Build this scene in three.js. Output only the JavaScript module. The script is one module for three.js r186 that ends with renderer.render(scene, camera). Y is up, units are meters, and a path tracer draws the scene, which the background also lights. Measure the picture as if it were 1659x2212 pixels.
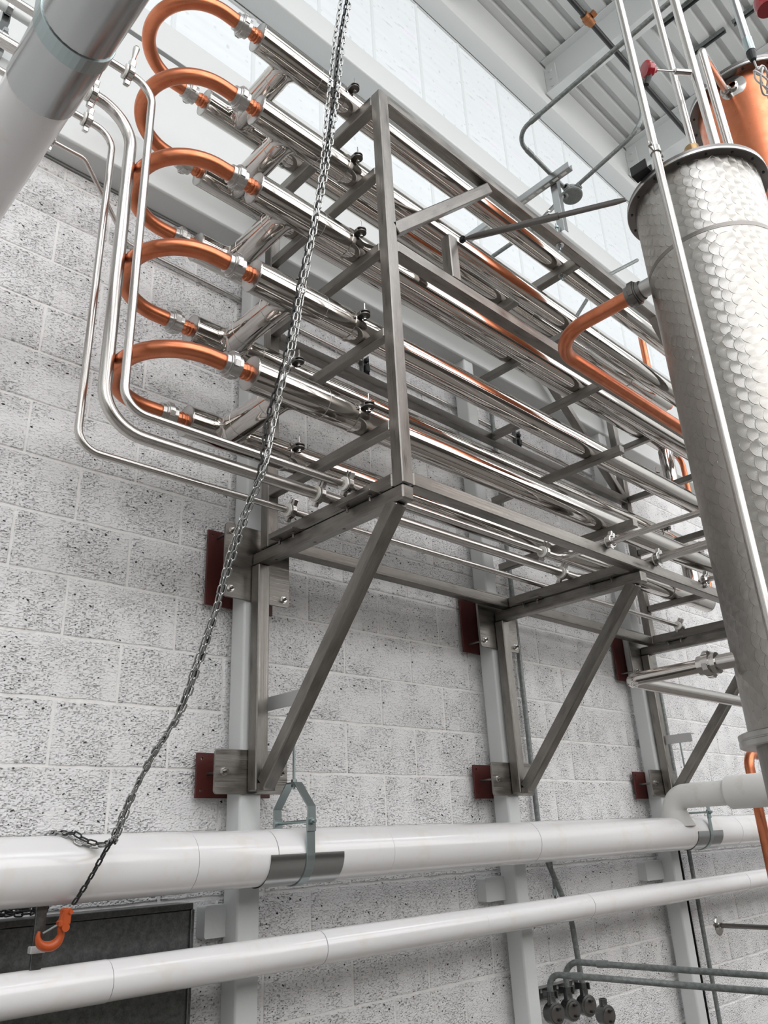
import * as THREE from 'three';
import { RectAreaLightUniformsLib } from 'three/addons/lights/RectAreaLightUniformsLib.js';
import { mergeGeometries, mergeVertices, toCreasedNormals } from 'three/addons/utils/BufferGeometryUtils.js';
import { Brush, Evaluator, SUBTRACTION } from 'three-bvh-csg';

// ------------------------------------------------------------------ camera, sky, area lights, exposure
const scene = new THREE.Scene();
const camera = new THREE.PerspectiveCamera(66.145, 1659 / 2212, 0.05, 60);
camera.rotation.order = 'YXZ';
camera.position.set(0, 1.562, 2.53);
camera.rotation.set(0.39878679, -0.77742055, -0.04997377);
scene.background = new THREE.Color(0.75, 0.82, 0.9);
const renderer = new THREE.WebGLRenderer({ antialias: true });
renderer.toneMapping = THREE.LinearToneMapping;
renderer.toneMappingExposure = 0.9;
renderer.shadowMap.enabled = true;
RectAreaLightUniformsLib.init();
function areaLight(name, w, h, pos, dir, intensity, color = 0xf4f8ff) {
  const l = new THREE.RectAreaLight(color, intensity, w, h);
  l.name = name; l.position.set(...pos); l.lookAt(pos[0] + dir[0], pos[1] + dir[1], pos[2] + dir[2]);
  scene.add(l);
}
const ROOM = { x0: -5, x1: 11, z1: 6.6, top: 7.86 };
const GLOW = 0.56;                                                   // what the eye sees of the lit panels
areaLight('light_window_low', 15.6, 0.5, [3, 5.62, -0.03], [0, 0, 1], GLOW);            // inside the panels, which glow as brightly
areaLight('light_window_high', 15.6, 1.3, [3, 6.74, -0.03], [0, 0, 1], GLOW);
areaLight('light_window_opposite', 15.6, 4.1, [3, 5.25, ROOM.z1 - 0.03], [0, 0, -1], 2.7, 0xfffbf8);
areaLight('light_added_skylight', 15.6, 1.8, [3, 7.80, 4.7], [0, -1, 0.0001], 5.2, 0xf8f9ff);  // added light of the unseen roof strip, for the frame fronts and wall

// ------------------------------------------------------------------ naming
const taken = {};
function numbered(n) { const k = taken[n] = (taken[n] ?? -1) + 1; return k ? n + '_' + String(k).padStart(3, '0') : n; }
function tag(o, label, category, group) { o.userData.label = label; o.userData.category = category; if (group) o.userData.group = group; return o; }
function thing(name, label, category, group) { const o = new THREE.Group(); o.name = numbered(name); scene.add(o); return tag(o, label, category, group); }
function part(parent, name, geo, mat, label) {
  const m = new THREE.Mesh(Array.isArray(geo) ? merge(geo) : geo, mat); m.name = name; parent.add(m);
  if (label) m.userData.label = label; return m;
}
function solo(name, geo, mat, label, category, group) { return tag(Object.assign(part(scene, numbered(name), geo, mat)), label, category, group); }
function struct(name, geo, mat) { const m = geo ? part(scene, numbered(name), geo, mat) : new THREE.Group(); if (!geo) { m.name = numbered(name); scene.add(m); } m.userData.kind = 'structure'; return m; }
const copies = new Set();
function copy(src, [x, y, z], label) { const o = src.clone(); o.name = numbered(src.name.replace(/_\d{3}$/, '')); o.position.set(x, y, z); o.userData = { ...src.userData, label }; scene.add(o); copies.add(o); return o; }
let seed = 7; const rnd = () => { seed = (seed * 1664525 + 1013904223) >>> 0; return seed / 4294967296; };
const rr = (a, b) => a + (b - a) * rnd();
const V = (x, y, z) => new THREE.Vector3(x, y, z);

// ------------------------------------------------------------------ geometry helpers
function clean(g) { for (const k of Object.keys(g.attributes)) if (!['position', 'normal', 'uv'].includes(k)) g.deleteAttribute(k); return g.index ? g.toNonIndexed() : g; }
function merge(list) { return mergeGeometries(list.map(clean)); }
// box with chamfered edges, uv in metres, u along the longest side
function cbox(x0, y0, z0, x1, y1, z1, c = 0.002) {
  const h = [(x1 - x0) / 2, (y1 - y0) / 2, (z1 - z0) / 2], o = [(x0 + x1) / 2, (y0 + y1) / 2, (z0 + z1) / 2];
  const pos = [], uv = [], nor = [], long = h.indexOf(Math.max(...h));
  const put = (pts, n) => {
    const ax = n.map(Math.abs), a = ax.indexOf(Math.max(...ax)), rest = [0, 1, 2].filter((k) => k !== a);
    const u = rest.includes(long) ? long : rest[0], v = rest.find((k) => k !== u);
    const e1 = pts[1].map((q, k) => q - pts[0][k]), e2 = pts[2].map((q, k) => q - pts[0][k]);
    const cr = [e1[1] * e2[2] - e1[2] * e2[1], e1[2] * e2[0] - e1[0] * e2[2], e1[0] * e2[1] - e1[1] * e2[0]];
    if (cr[0] * n[0] + cr[1] * n[1] + cr[2] * n[2] < 0) pts.reverse();
    const L = Math.hypot(...n);
    for (const t of pts.length === 4 ? [0, 1, 2, 0, 2, 3] : [0, 1, 2]) {
      const p = pts[t]; pos.push(p[0] + o[0], p[1] + o[1], p[2] + o[2]); uv.push(p[u] + o[u], p[v] + o[v]); nor.push(n[0] / L, n[1] / L, n[2] / L);
    }
  };
  const P = (a, s, b, t, cc, w, inset) => { const q = [0, 0, 0]; q[a] = s * h[a]; q[b] = t * (h[b] - inset); q[cc] = w * (h[cc] - inset); return q; };
  for (let a = 0; a < 3; a++) for (const s of [-1, 1]) {
    const b = (a + 1) % 3, d = (a + 2) % 3, n = [0, 0, 0]; n[a] = s;
    put([P(a, s, b, -1, d, -1, c), P(a, s, b, 1, d, -1, c), P(a, s, b, 1, d, 1, c), P(a, s, b, -1, d, 1, c)], n);
    for (const t of [-1, 1]) {                                       // edge between face a,s and face b,t
      const n2 = [0, 0, 0]; n2[a] = s; n2[b] = t;
      const E = (onA, w) => { const q = [0, 0, 0]; q[a] = s * (h[a] - (onA ? 0 : c)); q[b] = t * (h[b] - (onA ? c : 0)); q[d] = w * (h[d] - c); return q; };
      put([E(true, -1), E(true, 1), E(false, 1), E(false, -1)], n2);
    }
  }
  for (const i of [-1, 1]) for (const j of [-1, 1]) for (const k of [-1, 1]) {
    const S = [i, j, k], C = (a) => [0, 1, 2].map((q) => S[q] * (h[q] - (q === a ? 0 : c)));
    put([C(0), C(1), C(2)], S);
  }
  const g = new THREE.BufferGeometry();
  g.setAttribute('position', new THREE.Float32BufferAttribute(pos, 3)); g.setAttribute('normal', new THREE.Float32BufferAttribute(nor, 3)); g.setAttribute('uv', new THREE.Float32BufferAttribute(uv, 2));
  return g;
}
// square bar from p to q, width w (in the direction of side) and height h
function bar(p, q, w, h, up = [0, 0, 1], c = 0.002, over = 0) {
  const a = V(...p), b = V(...q), L = a.distanceTo(b) + 2 * over, g = cbox(-L / 2, -h / 2, -w / 2, L / 2, h / 2, w / 2, c);
  const X = b.clone().sub(a).normalize(), Z = V(...up).addScaledVector(X, -V(...up).dot(X)).normalize(), Y = Z.clone().cross(X);
  return g.applyMatrix4(new THREE.Matrix4().makeBasis(X, Y, Z).setPosition(a.add(b).multiplyScalar(0.5)));
}
function fillet(pts, R, n = 8) {
  const P = pts.map((p) => V(...p)), out = [P[0]];
  for (let i = 1; i < P.length - 1; i++) {
    const r = Array.isArray(R) ? R[i - 1] : R, a = P[i - 1].clone().sub(P[i]), b = P[i + 1].clone().sub(P[i]), la = a.length(), lb = b.length(); a.normalize(); b.normalize();
    const ang = a.angleTo(b), d = Math.min(r / Math.tan(ang / 2), la * 0.49, lb * 0.49), rad = d * Math.tan(ang / 2);
    const bis = a.clone().add(b).normalize(), c = P[i].clone().addScaledVector(bis, rad / Math.sin(ang / 2));
    const s = P[i].clone().addScaledVector(a, d).sub(c), e = P[i].clone().addScaledVector(b, d).sub(c), th = s.angleTo(e), ax = s.clone().cross(e).normalize();
    for (let k = 0; k <= n; k++) out.push(s.clone().applyAxisAngle(ax, th * k / n).add(c));
  }
  out.push(P[P.length - 1]); return out;
}
// round tube along points; r a number or a function of the index
function sweep(pts, r, rad = 24, caps = true) {
  const P = pts.map((p) => p.isVector3 ? p : V(...p)), n = P.length, pos = [], nor = [], uv = [], idx = []; let N = null, len = 0;
  const R = (i) => typeof r === 'number' ? r : r[i];
  for (let i = 0; i < n; i++) {
    const T = (i === 0 ? P[1].clone().sub(P[0]) : i === n - 1 ? P[n - 1].clone().sub(P[n - 2]) : P[i + 1].clone().sub(P[i]).normalize().add(P[i].clone().sub(P[i - 1]).normalize())).normalize();
    if (!N) N = Math.abs(T.y) < 0.9 ? V(0, 1, 0) : V(0, 0, 1);
    N = N.clone().addScaledVector(T, -N.dot(T)).normalize(); const B = T.clone().cross(N);
    if (i) len += P[i].distanceTo(P[i - 1]);
    for (let k = 0; k <= rad; k++) {
      const a = k / rad * Math.PI * 2, d = N.clone().multiplyScalar(Math.cos(a)).addScaledVector(B, Math.sin(a));
      pos.push(P[i].x + d.x * R(i), P[i].y + d.y * R(i), P[i].z + d.z * R(i)); nor.push(d.x, d.y, d.z); uv.push(len, k / rad * 2 * Math.PI * R(i));
    }
    if (i) for (let k = 0; k < rad; k++) { const a = (i - 1) * (rad + 1) + k, b = a + rad + 1; idx.push(a, a + 1, b, b, a + 1, b + 1); }
  }
  if (caps) for (const i of [0, n - 1]) {
    const T = (i ? P[n - 1].clone().sub(P[n - 2]) : P[0].clone().sub(P[1])).normalize(), c0 = pos.length / 3, base = i * (rad + 1);
    pos.push(P[i].x, P[i].y, P[i].z); nor.push(T.x, T.y, T.z); uv.push(i ? len : 0, 0);
    for (let k = 0; k <= rad; k++) { const q = (base + k) * 3; pos.push(pos[q], pos[q + 1], pos[q + 2]); nor.push(T.x, T.y, T.z); uv.push((i ? len : 0) + 0.01, k * 0.001); }
    for (let k = 0; k < rad; k++) i ? idx.push(c0, c0 + 1 + k, c0 + 2 + k) : idx.push(c0, c0 + 2 + k, c0 + 1 + k);
  }
  const g = new THREE.BufferGeometry(); g.setIndex(idx);
  g.setAttribute('position', new THREE.Float32BufferAttribute(pos, 3)); g.setAttribute('normal', new THREE.Float32BufferAttribute(nor, 3)); g.setAttribute('uv', new THREE.Float32BufferAttribute(uv, 2));
  return g.toNonIndexed();
}
const tube = (p, q, r, rad = 24) => sweep([p, q], r, rad);
// turned profile [[radius, along], ...] about an axis from p in direction d; hard edges
function turned(prof, p, d, seg = 28, crease = 0.6) {
  let g = new THREE.LatheGeometry(prof.map(([r, t]) => new THREE.Vector2(Math.max(r, 1e-4), t)), seg);
  g = toCreasedNormals(g.toNonIndexed(), crease);
  const q = new THREE.Quaternion().setFromUnitVectors(V(0, 1, 0), V(...d).normalize());
  return g.applyMatrix4(new THREE.Matrix4().compose(V(...p), q, V(1, 1, 1)));
}
function hex(p, d, r, t) { return turned([[0, 0], [r, 0], [r, t], [0, t]], p, d, 6, 0.3); }
// flat plate outline (Shape) extruded
function plate(outline, t, holes = [], bev = 0.0008) {
  const s = new THREE.Shape(outline.map(([x, y]) => new THREE.Vector2(x, y)));
  for (const [x, y, r] of holes) { const h = new THREE.Path(); h.absarc(x, y, r, 0, Math.PI * 2, true); s.holes.push(h); }
  return new THREE.ExtrudeGeometry(s, { depth: t, bevelEnabled: bev > 0, bevelSize: bev, bevelThickness: bev, bevelSegments: 1, curveSegments: 10 });
}
function rrect(x0, y0, x1, y1, r, n = 4) {
  const o = []; for (const [cx, cy, a0] of [[x1 - r, y0 + r, -90], [x1 - r, y1 - r, 0], [x0 + r, y1 - r, 90], [x0 + r, y0 + r, 180]])
    for (let k = 0; k <= n; k++) { const a = (a0 + 90 * k / n) * Math.PI / 180; o.push([cx + r * Math.cos(a), cy + r * Math.sin(a)]); }
  return o;
}
const move = (g, x, y, z) => g.translate(x, y, z);

// ------------------------------------------------------------------ textures and materials
function noiseGrid(n, cells, s) {                                    // tiling value noise
  const g = new Float32Array(cells * cells); let q = s >>> 0; for (let i = 0; i < g.length; i++) { q = (q * 1664525 + 1013904223) >>> 0; g[i] = q / 4294967296; }
  const out = new Float32Array(n * n), sm = (t) => t * t * (3 - 2 * t);
  for (let y = 0; y < n; y++) { const fy = y / n * cells, y0 = fy | 0, ty = sm(fy - y0), y1 = (y0 + 1) % cells;
    for (let x = 0; x < n; x++) { const fx = x / n * cells, x0 = fx | 0, tx = sm(fx - x0), x1 = (x0 + 1) % cells;
      const a = g[y0 * cells + x0], b = g[y0 * cells + x1], c = g[y1 * cells + x0], d = g[y1 * cells + x1];
      out[y * n + x] = a + (b - a) * tx + (c - a + (a - b - c + d) * tx) * ty; } }
  return out;
}
function noiseXY(n, cx, cy, s) {                                     // stretched tiling noise
  const g = new Float32Array(cx * cy); let q = s >>> 0; for (let i = 0; i < g.length; i++) { q = (q * 1664525 + 1013904223) >>> 0; g[i] = q / 4294967296; }
  const out = new Float32Array(n * n), sm = (t) => t * t * (3 - 2 * t);
  for (let y = 0; y < n; y++) { const fy = y / n * cy, y0 = fy | 0, ty = sm(fy - y0), y1 = (y0 + 1) % cy;
    for (let x = 0; x < n; x++) { const fx = x / n * cx, x0 = fx | 0, tx = sm(fx - x0), x1 = (x0 + 1) % cx;
      const a = g[y0 * cx + x0], b = g[y0 * cx + x1], c = g[y1 * cx + x0], d = g[y1 * cx + x1];
      out[y * n + x] = a + (b - a) * tx + (c - a + (a - b - c + d) * tx) * ty; } }
  return out;
}
function tex(n, f, metres, color) {                                  // f(i) -> [r,g,b] 0..1, tile size in metres
  const d = new Uint8Array(n * n * 4);
  for (let i = 0; i < n * n; i++) { const c = f(i); const [r, g, b] = typeof c === 'number' ? [c, c, c] : c; d[4 * i] = r * 255; d[4 * i + 1] = g * 255; d[4 * i + 2] = b * 255; d[4 * i + 3] = 255; }
  const t = new THREE.DataTexture(d, n, n); t.wrapS = t.wrapT = THREE.RepeatWrapping; t.magFilter = THREE.LinearFilter; t.minFilter = THREE.LinearMipmapLinearFilter; t.generateMipmaps = true;
  const [mx, my] = Array.isArray(metres) ? metres : [metres, metres]; t.repeat.set(1 / mx, 1 / my);
  if (color) t.colorSpace = THREE.SRGBColorSpace; t.needsUpdate = true; return t;
}
const cl = (x, a = 0, b = 1) => Math.min(b, Math.max(a, x));
const M = {};
const noiseMini = noiseGrid(256, 30, 77);
const std = (o) => new THREE.MeshStandardMaterial(o), phy = (o) => new THREE.MeshPhysicalMaterial(o);
{ // painted concrete block: worm-eaten, pitted face
  const n = 1024, W = 0.8128, px = n / W, H = new Float32Array(n * n), A = noiseXY(n, 78, 120, 3), B = noiseXY(n, 130, 210, 9), B2 = noiseXY(n, 100, 165, 19), C = noiseGrid(n, 34, 21), D = noiseGrid(n, 10, 31), dark = new Float32Array(n * n);
  for (let i = 0; i < n * n; i++) {
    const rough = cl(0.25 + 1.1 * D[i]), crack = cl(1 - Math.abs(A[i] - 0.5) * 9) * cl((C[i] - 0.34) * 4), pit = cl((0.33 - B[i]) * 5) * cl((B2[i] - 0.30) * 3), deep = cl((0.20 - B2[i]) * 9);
    H[i] = 0.70 + rough * (0.26 * (B[i] - 0.5) + 0.20 * (B2[i] - 0.5) + 0.12 * (C[i] - 0.5) - 0.24 * crack - 0.40 * pit) - 0.30 * deep * rough; dark[i] = deep * rough * 0.35 + 0.06 * pit * rough;  // dark holds bare pores plus the shade of pits and cracks, as colour
  }
  for (let k = 0; k < 900; k++) {
    const cx = rnd() * n, cy = rnd() * n, big = rnd() ** 6, r = (0.0008 + 0.0026 * big) * px, st = rr(1, 2.4), an = rr(-0.7, 0.7), dep = rr(0.2, 0.5);
    if (D[(cy | 0) * n + (cx | 0)] < rnd() * 0.9) continue;
    const R = Math.ceil(r * st) + 1, ca = Math.cos(an), sa = Math.sin(an);
    for (let y = -R; y <= R; y++) for (let x = -R; x <= R; x++) {
      const u = (x * ca + y * sa) / (r * st), v = (-x * sa + y * ca) / r, q = 1 - u * u - v * v + 0.9 * (B[((cy + y + n | 0) % n) * n + ((cx + x + n | 0) % n)] - 0.5); if (q <= 0) continue;
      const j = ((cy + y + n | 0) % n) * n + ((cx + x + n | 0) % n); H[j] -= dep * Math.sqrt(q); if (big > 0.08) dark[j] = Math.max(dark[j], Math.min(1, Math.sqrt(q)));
    }
  }
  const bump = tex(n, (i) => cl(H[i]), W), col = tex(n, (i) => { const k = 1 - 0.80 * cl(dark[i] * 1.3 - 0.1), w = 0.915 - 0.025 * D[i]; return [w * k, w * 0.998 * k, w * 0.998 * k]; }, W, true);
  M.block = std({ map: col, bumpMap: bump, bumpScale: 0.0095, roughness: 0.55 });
  const mortar = noiseGrid(512, 40, 5), m2 = noiseGrid(512, 9, 6);
  M.mortar = std({ color: 0xe9e8e6, bumpMap: tex(512, (i) => 0.4 * mortar[i] + 0.6 * m2[i], 0.5), bumpScale: 0.006, roughness: 0.6 });
}
{ // metals
  const n = 512, streak = noiseXY(n, 6, 256, 11), s2 = noiseXY(n, 3, 90, 17), blot = noiseGrid(n, 14, 23), fine = noiseGrid(n, 60, 29);
  const rough = tex(n, (i) => cl(0.30 + 0.22 * streak[i] + 0.12 * (s2[i] - 0.5) + 0.16 * (blot[i] - 0.5)), [0.9, 0.25]);
  const colr = tex(n, (i) => { const w = 0.54 + 0.07 * (streak[i] - 0.5) + 0.10 * (blot[i] - 0.5) + 0.03 * (fine[i] - 0.5); return [w * 1.0, w * 0.975, w * 0.94]; }, [0.9, 0.25], true);
  const bmp = tex(n, (i) => 0.6 * streak[i] + 0.4 * s2[i], [0.9, 0.25]);
  M.brushed = std({ map: colr, metalness: 1, roughness: 1, roughnessMap: rough, bumpMap: bmp, bumpScale: 0.00012 });
  const wav = noiseXY(n, 5, 40, 41), w2 = noiseXY(n, 12, 160, 43);
  const pol = tex(n, (i) => cl(0.055 + 0.03 * w2[i] + 0.025 * blot[i]), [1.1, 0.35]);
  M.polished = std({ color: new THREE.Color(0.56, 0.53, 0.50), metalness: 1, roughness: 1, roughnessMap: pol, bumpMap: tex(n, (i) => 0.6 * wav[i] + 0.4 * w2[i], [1.6, 0.32]), bumpScale: 0.00007 });
  M.pipe = std({ color: new THREE.Color(0.56, 0.535, 0.51), metalness: 1, roughness: 1, roughnessMap: tex(n, (i) => cl(0.17 + 0.12 * streak[i] + 0.06 * blot[i]), [0.9, 0.16]), bumpMap: bmp, bumpScale: 0.00008 });
  const cop = tex(n, (i) => { const k = 0.8 * blot[i] + 0.2 * fine[i], s = cl((fine[i] - 0.93) * 12) * 0.35; return [cl(0.84 - 0.06 * k) * (1 - s), cl(0.53 - 0.06 * k) * (1 - s), cl(0.395 - 0.06 * k) * (1 - s)]; }, 0.4, true);
  const cr = tex(n, (i) => cl(0.27 + 0.10 * blot[i] + 0.04 * fine[i]), 0.4);
  M.copper = std({ map: cop, metalness: 1, roughness: 1, roughnessMap: cr });
  M.copperDark = std({ color: new THREE.Color(0.30, 0.12, 0.055), metalness: 1, roughness: 0.3 });
  const g1 = noiseGrid(n, 30, 51), g2 = noiseGrid(n, 90, 53);
  const gal = tex(n, (i) => { const w = 0.66 + 0.12 * (g1[i] - 0.5) + 0.10 * (g2[i] - 0.5); return [w * 0.985, w * 1.0, w * 1.0]; }, 0.3, true);
  M.galv = std({ color: new THREE.Color(0.42, 0.43, 0.43), metalness: 1, roughness: 0.24 });
  M.galvDull = std({ map: gal, color: 0xc9cecb, metalness: 0.35, roughness: 0.45 });
  M.galvDark = std({ map: gal, color: 0xb4b5b3, metalness: 0.9, roughness: 0.30 });
  M.zinc = std({ color: new THREE.Color(0.36, 0.42, 0.42), metalness: 0.9, roughness: 0.32 });
  M.chainBright = std({ color: new THREE.Color(0.42, 0.43, 0.42), metalness: 1, roughness: 0.27 });
  M.chainBlack = std({ color: new THREE.Color(0.045, 0.047, 0.047), metalness: 0.5, roughness: 0.42 });
  M.blackIron = std({ color: new THREE.Color(0.022, 0.022, 0.023), metalness: 0.2, roughness: 0.4 });
  M.darkSteel = std({ color: new THREE.Color(0.20, 0.19, 0.18), metalness: 0.9, roughness: 0.35 });
  M.steelFit = std({ color: new THREE.Color(0.60, 0.585, 0.565), metalness: 1, roughness: 0.16 });
  M.fitMatte = std({ color: new THREE.Color(0.50, 0.49, 0.475), metalness: 1, roughness: 0.33 });
  M.gasket = std({ color: 0xe4e2dc, roughness: 0.5 });
  M.redPaint = std({ color: new THREE.Color(0.075, 0.012, 0.009), roughness: 0.5, bumpMap: tex(256, (i) => noiseMini[i], 0.2), bumpScale: 0.0003 });
  const paint = noiseGrid(n, 40, 61);
  M.paint = std({ color: 0xcfd2d1, roughness: 0.38, bumpMap: tex(n, (i) => paint[i], 0.4), bumpScale: 0.0003 });
  M.paintGrey = std({ color: 0xd2d4d3, roughness: 0.45, bumpMap: tex(n, (i) => paint[i], 0.4), bumpScale: 0.0003 });
  M.deck = std({ color: 0xd0d2d1, roughness: 0.5 });
  const dust = noiseGrid(n, 10, 71), d3 = noiseGrid(n, 50, 73);
  M.jacket = phy({ map: tex(n, (i) => { const k = cl((0.55 * dust[i] + 0.45 * d3[i] - 0.60) * 5) * 0.5; return [0.90 - 0.02 * k, 0.895 - 0.035 * k, 0.895 - 0.07 * k]; }, 0.8, true), roughness: 0.22, clearcoat: 0.4, clearcoatRoughness: 0.1 });
  M.pvc = std({ map: tex(n, (i) => { const k = cl((0.7 * dust[i] + 0.3 * d3[i] - 0.62) * 6) * 0.35; return [0.875 - 0.05 * k, 0.875 - 0.07 * k, 0.865 - 0.11 * k]; }, 0.5, true), roughness: 0.42 });
  M.orange = std({ color: new THREE.Color(0.44, 0.075, 0.014), roughness: 0.4 });
  M.redGloss = phy({ color: new THREE.Color(0.32, 0.006, 0.015), roughness: 0.25, clearcoat: 0.6 });
  M.bronze = std({ color: new THREE.Color(0.34, 0.23, 0.11), metalness: 0.9, roughness: 0.42 });
  M.brassRust = std({ color: new THREE.Color(0.30, 0.12, 0.045), metalness: 0.5, roughness: 0.5 });
  M.cable = std({ color: 0xc2c1bf, roughness: 0.4 });
  M.rubber = std({ color: 0x1a1b1c, roughness: 0.55 });
  M.seam = std({ color: 0x77757a, roughness: 0.5 });
  M.darkWall = std({ color: new THREE.Color(0.10, 0.085, 0.07), roughness: 0.7 });
  M.floor = std({ color: new THREE.Color(0.20, 0.185, 0.17), roughness: 0.55 });
  M.bracketZinc = std({ color: 0xbcbcbc, metalness: 0.1, roughness: 0.45 });
  // engine-turned steel: overlapping discs, each slightly dished
  const W = 0.36, px = n / W, H = new Float32Array(n * n).fill(0.5), pitch = W / 8, rows = 14, rp = W / rows, r = pitch * 0.64 * px;
  for (let row = 0; row < rows + 2; row++) for (let c = 0; c < 9; c++) {
    const cx = (c + (row % 2) * 0.5) * pitch * px + rr(-2, 2), cy = row * rp * px + rr(-2, 2), kk = rr(0.7, 1.15), ph = rr(0, 0.5);
    for (let y = -Math.ceil(r); y <= r; y++) for (let x = -Math.ceil(r); x <= r; x++) {
      const d = Math.hypot(x, y); if (d > r) continue;
      H[((cy + y + 2 * n | 0) % n) * n + ((cx + x + 2 * n | 0) % n)] = cl(0.15 + 0.6 * kk * (d / r) * (0.62 + 0.38 * Math.cos(3 * Math.atan2(y, x) + ph)) + 0.05 * Math.sin(d / px * 2600));
    }
  }
  M.swirl = std({ color: new THREE.Color(0.40, 0.385, 0.36), metalness: 1, roughness: 0.30, bumpMap: tex(n, (i) => H[i], W), bumpScale: 0.0026 });
  // translucent fluted panel
  const smud = noiseGrid(n, 22, 81), sm2 = noiseXY(n, 14, 3, 83);
  const pane = tex(n, (i) => { const x = (i % n) / n * 64, f = 0.5 + 0.5 * Math.cos(x * Math.PI * 2), s = cl((smud[i] - 0.84) * 7) * 0.18, w = 0.985 - 0.11 * f - s - 0.05 * (sm2[i] - 0.5); return [w * 0.985, w * 1.0, w * 1.005 > 1 ? 1 : w * 1.005]; }, [0.4475, 0.9], true);
  M.pane = std({ color: 0xa8adb0, roughness: 0.35, emissive: new THREE.Color(GLOW, GLOW, GLOW), emissiveMap: pane, emissiveIntensity: 1 });
  M.paneSeam = std({ color: 0x9ba0a2, roughness: 0.35, emissive: new THREE.Color(GLOW * 0.80, GLOW * 0.83, GLOW * 0.83) });
}
// moves a thing's origin to its base; everything above is built in world metres
function settle(o) {
  const b = new THREE.Box3().setFromObject(o), p = V((b.min.x + b.max.x) / 2, b.min.y, (b.min.z + b.max.z) / 2);
  if (o.isMesh) o.geometry.translate(-p.x, -p.y, -p.z); else for (const c of o.children) c.position.sub(p);
  for (const c of o.isMesh ? o.children : []) c.position.sub(p);
  o.position.copy(p); copies.add(o); return o;
}
const copyBy = (src, d, label) => copy(src, [src.position.x + d[0], src.position.y + d[1], src.position.z + d[2]], label);

// ------------------------------------------------------------------ the room
const C = 0.2032;                                                    // one block course
{
  const w = struct('wall_back');
  part(w, 'mortar_bed', cbox(ROOM.x0, -0.02, -0.2, ROOM.x1, 4.131, -0.0055, 0.001), M.mortar);
  const faces = [];                                                  // a few block faces, each cut from another place of the texture
  const blockGeo = (wd, hg, ox, oy) => {                             // face with a worn, uneven edge falling back to the joint
    const ring = [], A = 7, B = 3, w = wd / 2, h = hg / 2, pos = [], nor = [], uv = [], idx = [];
    for (let k = 0; k < A; k++) ring.push([-w + 2 * w * k / A, -h]); for (let k = 0; k < B; k++) ring.push([w, -h + 2 * h * k / B]);
    for (let k = 0; k < A; k++) ring.push([w - 2 * w * k / A, h]); for (let k = 0; k < B; k++) ring.push([-w, h - 2 * h * k / B]);
    const n = ring.length, inn = ring.map(([x, y]) => { const q = rr(0.003, 0.0075); return [x - Math.sign(x) * (Math.abs(x) > w - 1e-6 ? q * 0.8 : 0), y - Math.sign(y) * (Math.abs(y) > h - 1e-6 ? q : 0), rr(-0.0008, 0.0006)]; });
    const put = (x, y, z, a, b, c) => { pos.push(x, y, z); const L = Math.hypot(a, b, c); nor.push(a / L, b / L, c / L); uv.push(x + ox, y + oy); };
    put(0, 0, 0.0002, 0, 0, 1); inn.forEach(([x, y, z]) => put(x, y, z, 0, 0, 1));
    for (let k = 0; k < n; k++) idx.push(0, 1 + k, 1 + (k + 1) % n);
    const o = pos.length / 3; inn.forEach(([x, y, z], k) => { const e = ring[k], a = Math.abs(e[0]) > w - 1e-6 ? Math.sign(e[0]) : 0, b = Math.abs(e[1]) > h - 1e-6 ? Math.sign(e[1]) : 0; put(x, y, z, a * 0.5, b * 0.5, 0.85); put(e[0], e[1], -0.0085, a, b, 0.7); });
    for (let k = 0; k < n; k++) { const a = o + 2 * k, b = o + 2 * ((k + 1) % n); idx.push(a, a + 1, b, b, a + 1, b + 1); }
    const g = new THREE.BufferGeometry(); g.setIndex(idx); g.setAttribute('position', new THREE.Float32BufferAttribute(pos, 3)); g.setAttribute('normal', new THREE.Float32BufferAttribute(nor, 3)); g.setAttribute('uv', new THREE.Float32BufferAttribute(uv, 2)); return g.toNonIndexed();
  };
  for (let k = 0; k < 8; k++) faces.push(blockGeo(0.4005, C - 0.0045, k * 0.233, k * 0.371));
  const cap = blockGeo(0.4005, 0.063, 0.1, 0.2), rest = [];
  for (let n = 0; n <= 20; n++) {
    const off = n % 2 ? 0.992 : 1.2, y = n === 20 ? 4.0995 : (n + 0.5) * C;
    for (let k = -16; k < 26; k++) {
      const x = off + (k + 0.5) * 0.4064; if (x < ROOM.x0 + 0.2 || x > ROOM.x1 - 0.2) continue;
      const inView = x > 0.45 && x < 5.75 && y > 0.6, g = n === 20 ? cap : faces[(n * 3 + k * 5 + 160) % 8], dz = rr(-0.0014, 0.0014);
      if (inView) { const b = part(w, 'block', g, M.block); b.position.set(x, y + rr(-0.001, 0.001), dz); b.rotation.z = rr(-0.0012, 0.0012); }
      else rest.push(g.clone().translate(x, y, dz));
    }
  }
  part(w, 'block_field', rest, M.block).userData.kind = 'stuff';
  w.userData.kind = 'structure';
}
struct('wall_upper', [cbox(ROOM.x0, 4.14, -0.2, ROOM.x1, 5.10, -0.002), cbox(ROOM.x0, 5.13, -0.2, ROOM.x1, 5.335, 0.0)], M.paint);
struct('floor', cbox(ROOM.x0 - 0.2, -0.2, -0.2, ROOM.x1 + 0.2, 0, ROOM.z1 + 0.2), M.floor);
struct('wall_left', cbox(ROOM.x0 - 0.2, 0, -0.2, ROOM.x0, 8.1, ROOM.z1 + 0.2), M.paintGrey);
struct('wall_right', cbox(ROOM.x1, 0, -0.2, ROOM.x1 + 0.2, 8.1, ROOM.z1 + 0.2), M.paintGrey);
struct('wall_front', [cbox(ROOM.x0, 0, ROOM.z1, ROOM.x1, 3.2, ROOM.z1 + 0.2), cbox(ROOM.x0, 7.3, ROOM.z1, ROOM.x1, 8.1, ROOM.z1 + 0.2)], M.darkWall);
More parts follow.
